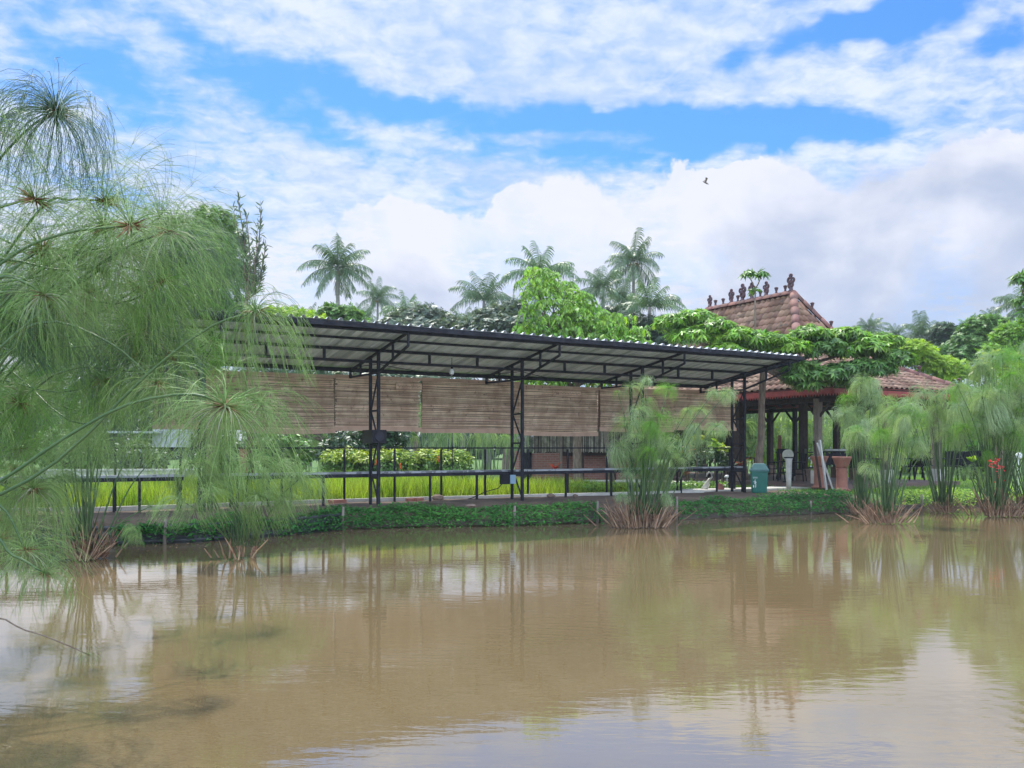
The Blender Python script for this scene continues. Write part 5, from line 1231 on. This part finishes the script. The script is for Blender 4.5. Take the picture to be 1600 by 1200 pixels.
# bright pinnate tree behind the canopy
Yb = 29.
bb = [PB(px, py, Yb + dy, rx, ry) for px, py, dy, rx, ry in ((830,420,0,13,3),(855,430,.3,18,4),(828,437,0,16,3),(872,446,.2,22,5),(838,456,-.3,18,4),(898,462,0,22,6),(862,474,-.4,26,5),(918,478,.2,22,5),(830,482,0,14,4),(895,488,-.5,24,6),
      (945,492,0,20,5),(862,500,-.3,26,6),(925,506,-.3,26,6),(972,494,.4,18,4),(828,510,.2,18,5),(890,516,-.6,28,6),(960,514,0,24,6),(998,516,0,16,5),(870,532,-.3,34,8),(930,530,-.4,34,8),(980,534,0,26,8),(850,548,0,30,10),(920,556,0,56,16),(960,575,.3,50,18),(845,590,0,30,14))]
tree('feathery_tree', 'bright green tree with tiers of drooping feather leaves just behind the middle of the canopy', 'tree', G2(905, Yb) + (0,), P(900, 560, Yb), bb, 1500, .45, PINN, 'leaf_bright', .16, .1, seed=85, up=1.3, droop=.0, low=-.0, shell=(.55, 1.25))

# ------------------------------------------------------------------ palms
def palm_crown(seed, nf=22, L0=3.1, lean=0., upright=.0):
    r = np.random.default_rng(seed); a = np.arange(nf)*2.4 + r.normal(size=nf)*.25; e_ = np.linspace(1.35, -.45 + upright, nf) + r.normal(size=nf)*.12
    d = np.stack([np.cos(a)*np.cos(e_), np.sin(a)*np.cos(e_), np.sin(e_)], 1); L = L0*r.uniform(.85, 1.1, nf)*np.interp(e_, [-.4, .6, 1.3], [.85, 1., .8])
    K = 12; Pn = grow(np.zeros((nf, 3)), d, L, K, .16, .015, r); parts = [strand_mesh(Pn, .035, .008, 3)]
    m = 30; u = np.linspace(.12, .99, m); idx = u*(K-1); i0 = np.floor(idx).astype(int).clip(0, K-2); f = (idx - i0)[None, :, None]
    q = Pn[:, i0]*(1-f) + Pn[:, i0+1]*f; tt = unit(Pn[:, i0+1] - Pn[:, i0]); side = unit(np.cross(tt, np.array([0, 0, 1.]) + r.normal(size=(nf, 1, 3))*.2))
    ll = (L0*.29*np.sin(pi*(.12 + .8*u))**.6)[None, :, None]
    for sg in (-1, 1):
        dd = unit(side*sg*.9 + tt*.55 + np.array([0, 0, -.28]) + r.normal(size=q.shape)*.10); p0 = q.reshape(-1, 3); d1 = dd.reshape(-1, 3); LL = np.broadcast_to(ll, q.shape[:2]+(1,)).reshape(-1)*r.uniform(.8, 1.15, len(p0))
        Pl = grow(p0, d1, LL, 4, 1.5, .02, r); t2 = unit(np.gradient(Pl, axis=1)); n2 = unit(np.cross(t2, tt.reshape(-1, 1, 3) + .001)); w2 = unit(np.cross(t2, n2)); wd = np.array([.017, .024, .017, .003])[None, :, None]*(L0/3)
        V = np.stack([Pl + w2*wd, Pl - w2*wd], 2).reshape(-1, 3); b = (np.arange(len(p0))*8)[:, None, None] + np.arange(3)[None, :, None]*2
        parts.append((V, [np.concatenate([b, b+1, b+3, b+2], 2).reshape(-1, 4)]))
    return join(parts)
PALMS = [np_mesh('crown', *palm_crown(500+i, nf, 3.1, 0, up)) for i, (nf, up) in enumerate(((25, -.1), (23, .0), (17, .65), (21, .2)))]
PALMG = [m.copy() for m in PALMS]
for m in PALMS: m.materials.append(M['palm_leaf'])
for m in PALMG: m.name = 'crown'; m.materials.append(M['palm_leaf_green'])
NUT = MB()
for k in range(9): NUT.ball((.28*cos(k*2.3), .28*sin(k*2.3), -.25 - .09*(k % 3)), .14, 7, 5)
NUT = mb_mesh('coconuts', NUT)
NUT.materials.append(M['bract'])
def palm(px, py, Y, rpx, kind, label, leanx=0., green=False, rz=0., nuts=True):
    tpos = P(px, py, Y); base = Vector((tpos.x + leanx, Y, -.1)); t = thing('coconut_palm', label, 'palm', base, 'coconut palms behind the canopy and pavilion')
    sc = rpx*Y/F/2.65; m = MB(); N_ = 14; pts = [base.lerp(tpos, i/N_) + Vector((-leanx*.35*sin(pi*i/N_), 0, 0)) for i in range(N_+1)]
    m.tube(pts, [(.21 - .10*i/N_)*max(sc, .7)*(1 + (.12 if i % 2 else 0)) for i in range(N_+1)], 9); obj('trunk', m, M['palm_bark'], t)
    o = bpy.data.objects.new('crown', (PALMG if green else PALMS)[kind]); COL.objects.link(o); o.parent = t; o.location = tpos - base; o.scale = (sc*random.uniform(.9,1.1), sc*random.uniform(.9,1.1), sc*random.uniform(.88,1.12)); o.rotation_euler = (random.uniform(-.15,.15), random.uniform(-.18,.18), rz)
    if nuts: o = bpy.data.objects.new('coconuts', NUT); COL.objects.link(o); o.parent = t; o.location = tpos - base; o.scale = (sc,)*3
for a in ((528, 418, 58, 60, 0, 'tall coconut palm standing alone on the left with a bare curved trunk', .6, False, .3),
          (590, 466, 74, 34, 1, 'smaller coconut palm just right of the tall lone palm', -.3, False, 1.2),
          (636, 492, 66, 42, 2, 'stubby palm with upright fronds behind the round grey-green tree', .2, True, 2.),
          (565, 500, 64, 30, 2, 'low palm between the trunks of the two left palms', .2, False, .7, False),
          (756, 470, 52, 54, 2, 'palm with stiff upright fronds left of the bright feathery tree', .3, False, .4, False),
          (724, 505, 56, 34, 3, 'low palm fronds peeping over the roof left of the stiff-fronded palm', .0, False, 1.9, False),
          (843, 430, 50, 60, 1, 'full green palm directly above the bright feathery tree', .4, True, 2.6, False),
          (990, 408, 56, 50, 0, 'tallest palm of the middle group, with dark hanging nuts', .5, False, 3.4),
          (942, 450, 54, 50, 3, 'palm leaning left in the middle group, its fronds spread low', -.8, False, 1.1, False),
          (1015, 480, 50, 52, 2, 'palm at the right of the middle group with upright green fronds', .3, True, 5.2, False),
          (975, 470, 60, 40, 1, 'grey palm crown tucked between the middle palms', .1, False, 4.2, False),
          (1358, 512, 88, 27, 1, 'small distant palm above the right end of the fingered tree', .3, False, .2, False),
          (1400, 522, 90, 20, 3, 'tiny distant palm left of the large right-hand palm', .3, False, 1.2, False),
          (1440, 527, 62, 42, 0, 'large drooping palm behind the right pavilion roof', -.3, False, 2.2, False),
          (1512, 532, 70, 32, 3, 'pale palm with fronds bending left beside the dark round tree', .3, False, 3.3, False),
          (1552, 502, 66, 26, 2, 'palm tuft rising above the dark round tree at the right', .2, False, 4.1, False),
          (1603, 478, 58, 46, 1, 'palm cut by the right edge of the view', .4, False, 5.1, False),
          (478, 505, 62, 36, 3, 'palm mostly hidden behind the near papyrus, left of the tall lone palm', .3, False, 5.6, False)): palm(*a)
def btree(px, Y, blobs, n, size, leafm, label, seed, tmpl=LEAF, **kw):
    bl = [PB(x, y, Y + dy, rx, ry) for x, y, dy, rx, ry in blobs]; mx = max(b[2] for b in bl)
    tree('leafy_tree', label, 'tree', G2(px, Y) + (-.1,), (G2(px, Y)[0], Y, mx*.55), bl, n, size, tmpl, leafm, .22, .14, seed=seed, group='leafy trees beyond the canopy and pavilion', **kw)
btree(648, 52, [(630,508,0,30,18),(660,500,.4,34,20),(690,508,0,26,16),(650,520,-.5,50,20),(620,530,0,30,20)], 3400, .42, 'leaf_grey', 'rounded grey-green tree behind the first roof bay', 90, SPRIG)
btree(790, 48, [(745,512,0,30,16),(775,500,0,32,20),(805,495,.5,28,22),(790,515,-.5,50,22),(815,520,0,30,30),(740,530,0,40,20)], 4200, .36, 'leaf_grey', 'wide grey-green tree left of the bright feathery tree', 91, SPRIG)
btree(520, 44, [(520,492,0,18,14),(545,495,0,16,12),(505,505,0,20,12),(550,508,0,20,10)], 1500, .34, 'leaf_mid', 'small green treetop at the foot of the tall lone palm', 92, SPRIG)
btree(450, 40, [(440,500,0,40,16),(480,505,0,30,12),(400,510,0,40,20)], 1600, .34, 'leaf_lime', 'light green treetop half hidden by the near papyrus', 93, SPRIG)
btree(930, 50, [(960,520,0,40,40),(1000,530,0,36,36),(1035,525,0,24,30),(900,530,0,60,40),(1020,550,0,50,30)], 4200, .38, 'leaf_dark', 'dark tree in the gap behind the middle palms', 94, SPRIG)
btree(1530, 46, [(1530,520,0,26,24),(1512,540,0,26,20),(1550,510,0,20,16),(1545,545,0,34,24),(1490,560,0,30,20)], 3800, .30, 'leaf_mid', 'dense dark round tree behind the right pavilion roof', 95, SPRIG)
btree(1575, 42, [(1580,530,0,26,24),(1600,540,0,30,24),(1565,555,0,30,20),(1620,520,0,30,30)], 2800, .28, 'leaf_bright', 'lighter green tree at the right edge beside the dark round one', 96, SPRIG)
btree(1560, 34, [(1556,565,0,14,16),(1545,580,0,20,12),(1590,570,0,20,14),(1600,590,0,30,20)], 700, .34, 'leaf_yellow', 'yellow-leaved shrub tree in front of the round trees on the right', 97)
btree(1460, 40, [(1465,572,0,26,14),(1440,560,0,18,10),(1490,585,0,26,16),(1425,550,0,26,16)], 1500, .30, 'leaf_lime', 'lime green treetop above the right hip of the pavilion roof', 98, SPRIG)
btree(1390, 60, [(1340,548,0,40,20),(1390,550,0,36,20),(1430,560,0,40,24),(1480,545,0,20,34),(1475,520,0,14,14)], 3200, .42, 'leaf_dark', 'dark far treetops behind the large drooping palm', 99, SPRIG)
btree(1660, 30, [(1592,436,0,12,8),(1600,470,0,16,8),(1615,490,0,20,12),(1630,450,0,30,30)], 300, .30, 'leaf_mid', 'sprays of foliage entering at the right edge against the sky', 101, DIGIT)
btree(330, 26, [(335,345,0,26,20),(318,380,0,36,34),(345,385,.3,36,36),(310,430,0,48,40),(350,440,0,44,40),(300,490,0,60,40),(355,500,0,50,36),(300,540,0,70,40)], 7500, .20, 'leaf_mid', 'tall bushy green tree behind the near papyrus', 102, SPRIG, up=.9)
def spiky():
    c = G2(392, 24) + (-.1,); t = thing('spiky_tree', 'thin grey-leaved tree with upright spiky shoots right of the bushy tree', 'tree', c); m = MB(); pos, fw = [], []
    b = Vector(c); r = random.Random(6)
    for px, py in ((372,312),(385,338),(408,325),(402,360),(415,385),(398,400),(365,330),(410,420),(380,375)):
        e_ = P(px, py, 24 + r.uniform(-.3,.3)); st = P(385, 470, 24); pts = smooth_path([st, st.lerp(e_, .5) + Vector((.1,0,-.1)), e_], 10); m.tube(pts, [.03*(1-.7*i/len(pts)) for i in range(len(pts))], 5)
        for i, p in enumerate(pts[3:]):
            for k in range(7): pos.append(tuple(p + Vector((0,0,r.uniform(-.08,.08))))); tdir = (e_ - st).normalized(); fw.append((tdir.x*.9 + r.uniform(-1,1)*.8, r.uniform(-.7,.7), tdir.z*.7 + r.uniform(-.1,.5)))
    m.tube([b, P(390, 600, 24), P(385, 470, 24)], [.1,.08,.05], 7); obj('trunk', m, M['bark'], t)
    n = len(pos); V, Fs = scatter(LEAF[0], LEAF[1], np.array(pos), frames(rng.normal(size=(n,3)) + np.array([0,0,.4]), np.array(fw)), np.full(n, .34)); V2 = V
    T = np.array(LEAF[0]) * np.array([1,.42,1]); V, Fs = scatter(T, LEAF[1], np.array(pos), frames(rng.normal(size=(n,3)) + np.array([0,0,.4]), np.array(fw)), rng.uniform(.12,.30,n)); obj('crown', np_mesh('crown', V, Fs), M['leaf_grey'], t)
spiky()
btree(520, 40, [(330,604,0,60,26),(420,600,0,60,28),(510,602,.4,60,28),(590,600,0,50,28),(650,604,0,40,24)], 2600, .34, 'leaf_dark', 'dark low trees just behind the left blinds, showing under the roof edge', 103, SPRIG)
# far wood closing the view at the horizon
def wood():
    r = np.random.default_rng(77); bl = []
    for i in range(150):
        x = r.uniform(-95, 130); y = r.uniform(95, 112); h = r.uniform(7.5, 12); bl.append((x, y, h*.5, r.uniform(3, 5.5), 3., h*.5))
    V, Fs = crown(bl, 26000, 1.1, SPRIG, seed=78, low=-.95); single('far_wood', np_mesh('far_wood', V, Fs), M['leaf_dark'], 'far belt of dark trees closing the horizon', 'wood', kind='stuff')
wood()
# bushes seen under the blinds and through the pavilion
def bush(px, py, Y, rx, ry, n, size, leafm, label, seed, name='bush', tmpl=LEAF):
    c = P(px, py, Y); k = Y/F; base = Vector((c.x, Y, 0)); t = thing(name, label, 'bush', base, 'bushes behind the rice field')
    bl = [(c.x + dx*rx*k, Y + dy, max(c.z + dz*ry*k, .3), rx*k*.6, .8, ry*k*.62) for dx, dy, dz in ((-.5,0,-.2),(.45,.2,-.1),(0,-.2,.35),(-.1,.3,-.5),(.3,0,-.55))]
    m = MB(); limbs(m, base, (c.x, Y, max(c.z*.6, .3)), bl, .07, .04, seed); obj('trunk', m, M['bark'], t); V, Fs = crown(bl, n, size, tmpl, seed=seed, low=-.8); obj('crown', np_mesh('crown', V, Fs), M[leafm], t)
bush(600, 672, 34, 36, 34, 1300, .26, 'leaf_dark', 'dark bush under the blind, above the left part of the hedge', 110)
bush(540, 700, 33.5, 40, 30, 1300, .24, 'leaf_dark', 'dark bush between the brown pillar and the hedge', 111)
bush(440, 700, 33, 44, 34, 1500, .24, 'leaf_mid', 'mid-green bush right of the brown pillar', 112)
bush(345, 705, 33, 34, 32, 1100, .24, 'leaf_dark', 'dark bush left of the brown pillar', 113)
bush(215, 712, 31.5, 44, 24, 1400, .2, 'leaf_grey', 'dusty bush below the pale panel on the left', 114)
bush(100, 700, 31, 60, 34, 1600, .24, 'leaf_mid', 'wide bush behind the near papyrus at the far left', 115)
bush(1232, 690, 42, 60, 44, 1700, .3, 'leaf_lime', 'lime bush seen through the pavilion left of the thin bracketed post', 116)
bush(1330, 680, 43, 60, 50, 1700, .3, 'leaf_bright', 'bright bush seen through the pavilion right of the grey column', 117)
bush(1420, 690, 44, 60, 50, 1700, .3, 'leaf_lime', 'lime bush seen through the pavilion behind the pale front column', 118)
bush(1530, 690, 44, 60, 50, 1700, .3, 'leaf_bright', 'bright bush behind the armchairs at the right', 119)
bush(1150, 650, 42, 50, 60, 1400, .3, 'leaf_mid', 'mid-green bush behind the right canopy posts', 120)
# left background: pale shed, brown pillar, low grey wall
c = Vector((*G2(270, 33), 0)); t = thing('pale_shed', 'pale shed with a white panel, half hidden by the papyrus', 'shed', c)
m = MB(); m.box(c + Vector((0,0,1.65)), (1.5,.06,.72), R(8)); obj('panel', m, M['white_wall'], t)
m = MB(); m.box(c + Vector((-1.7,0,1.9)), (2.6,1.2,.08), R(8)); obj('roof', m, M['white_wall'], t)
for dx in (-2.8,-.8,.72): m = MB(); m.box(c + Vector((dx,.1,.93)), (.08,.08,1.85)); obj('post', m, M['black_steel'], t)
c = Vector((*G2(382, 31.6), 0)); m = MB(); m.box(c + Vector((0,0,.62)), (.34,.3,1.3), R(10)); m.box(c + Vector((0,0,1.3)), (.40,.36,.07), R(10)); single('brown_pillar', m, M['terracotta'], 'square brown pillar behind the rice, left of centre', 'pillar', origin=c)
c = Vector((*G2(200, 30), 0)); m = MB(); m.box(c + Vector((0,0,.2)), (5.6,.2,.62), R(8)); m.box(c + Vector((0,0,.54)), (5.7,.28,.06), R(8)); single('low_wall', m, M['concrete'], 'low grey garden wall behind the rice at the left', 'wall', origin=c)
# house with a grey roof far behind the pavilion
c = Vector((*G2(1275, 60), 0)); t = thing('far_house', 'far house with a dark grey hipped roof, seen through the pavilion', 'house', c)
m = MB(); m.box(c + Vector((0,0,1.1)), (6,4,2.2)); obj('wall', m, M['white_wall'], t)
m = MB(); z0, z1 = 2.15, 3.9; a = [c + Vector(v) for v in ((-3.4,-2.4,z0),(3.4,-2.4,z0),(3.4,2.4,z0),(-3.4,2.4,z0),(-1,0,z1),(1,0,z1))]; m.add(a, [(0,1,5,4),(1,2,5),(2,3,4,5),(3,0,4),(3,2,1,0)]); obj('roof', m, M['slate_roof'], t)
# tall thin utility rod behind the hedge
c = Vector((*G2(706.5, 29.6), 0)); single('rod', MB().tube([c, c + Vector((0,0,1.95))], [.02,.016], 6), M['black_steel'], 'thin dark rod standing in front of the hedge, below the bulb', 'rod', origin=c)
# insect-like flyer over the canopy
c = P(1102, 285, 30); t = thing('bird', 'tiny bird with raised wings flying against the clouds', 'bird', c)
m = MB(); m.tube([c + Vector((-.09,0,.04)), c + Vector((-.03,0,.01)), c + Vector((.03,0,-.02)), c + Vector((.08,0,-.05)), c + Vector((.12,0,-.07))], [.008,.025,.03,.022,.004], 8); obj('body', m, M['grey_wood'], t)
for sg in (-1, 1):
    m = MB(); m.prism([c + Vector((-.02, sg*.02, .01)), c + Vector((.03, sg*.02, .0)), c + Vector((.06, sg*.13, .10)), c + Vector((-.02, sg*.16, .13))], (0, 0, .006)); obj('wing', m, M['grey_wood'], t)

# floating leaves and bits on the pond near the banks
def floaters():
    r = np.random.default_rng(91); n = 260; pts = edge_pts(120, 1560, 400); i = r.integers(0, 400, n); off = r.exponential(.5, n) + .12
    pos = np.stack([np.array([pts[k].x for k in i]) + r.normal(size=n)*.2, np.array([pts[k].y for k in i]) - off, np.full(n, WZ + .004)], 1)
    single('floating_leaves', np_mesh('floating_leaves', *scatter(LEAF[0], LEAF[1], pos, frames(np.array([0,0,1.]) + r.normal(size=(n,3))*.06, r.normal(size=(n,3))), .05*r.uniform(.5, 1.6, n))), M['dry_stalk'], 'dead leaves floating on the pond along the bank', 'floating leaves', kind='stuff')
floaters()
# haze: pale air over the whole place
hz = MB(); hz.box((10, 60, 12.2), (300, 200, 27)); hz = obj('haze', hz, None); tag(hz, 'thin pale haze in the air', 'haze', kind='stuff')
hm = bpy.data.materials.new('haze'); hm.use_nodes = True; ht = NT(hm.node_tree); ht.n.clear(); ho = ht.node('ShaderNodeOutputMaterial'); hv = ht.node('ShaderNodeVolumePrincipled')
hv.inputs['Color'].default_value = (.86, .91, 1, 1); hv.inputs['Density'].default_value = .0006; ht.put(ho.inputs['Volume'], hv.outputs[0]); hz.data.materials.append(hm)

# power cable slung under the girder, and a loop of it down the post
m = MB(); pts = []
for i in range(-2, 3):
    for k in range(8): u = k/8; pts.append(CV((i+u)*LB, .06, zr(0) - .30 - .16*sin(pi*u)*(1 + .3*(i % 2))))
m.tube(pts, .009, 5); single('power_cable', m, M['black_plastic'], 'thin black cable sagging from truss to truss under the canopy roof', 'cable')
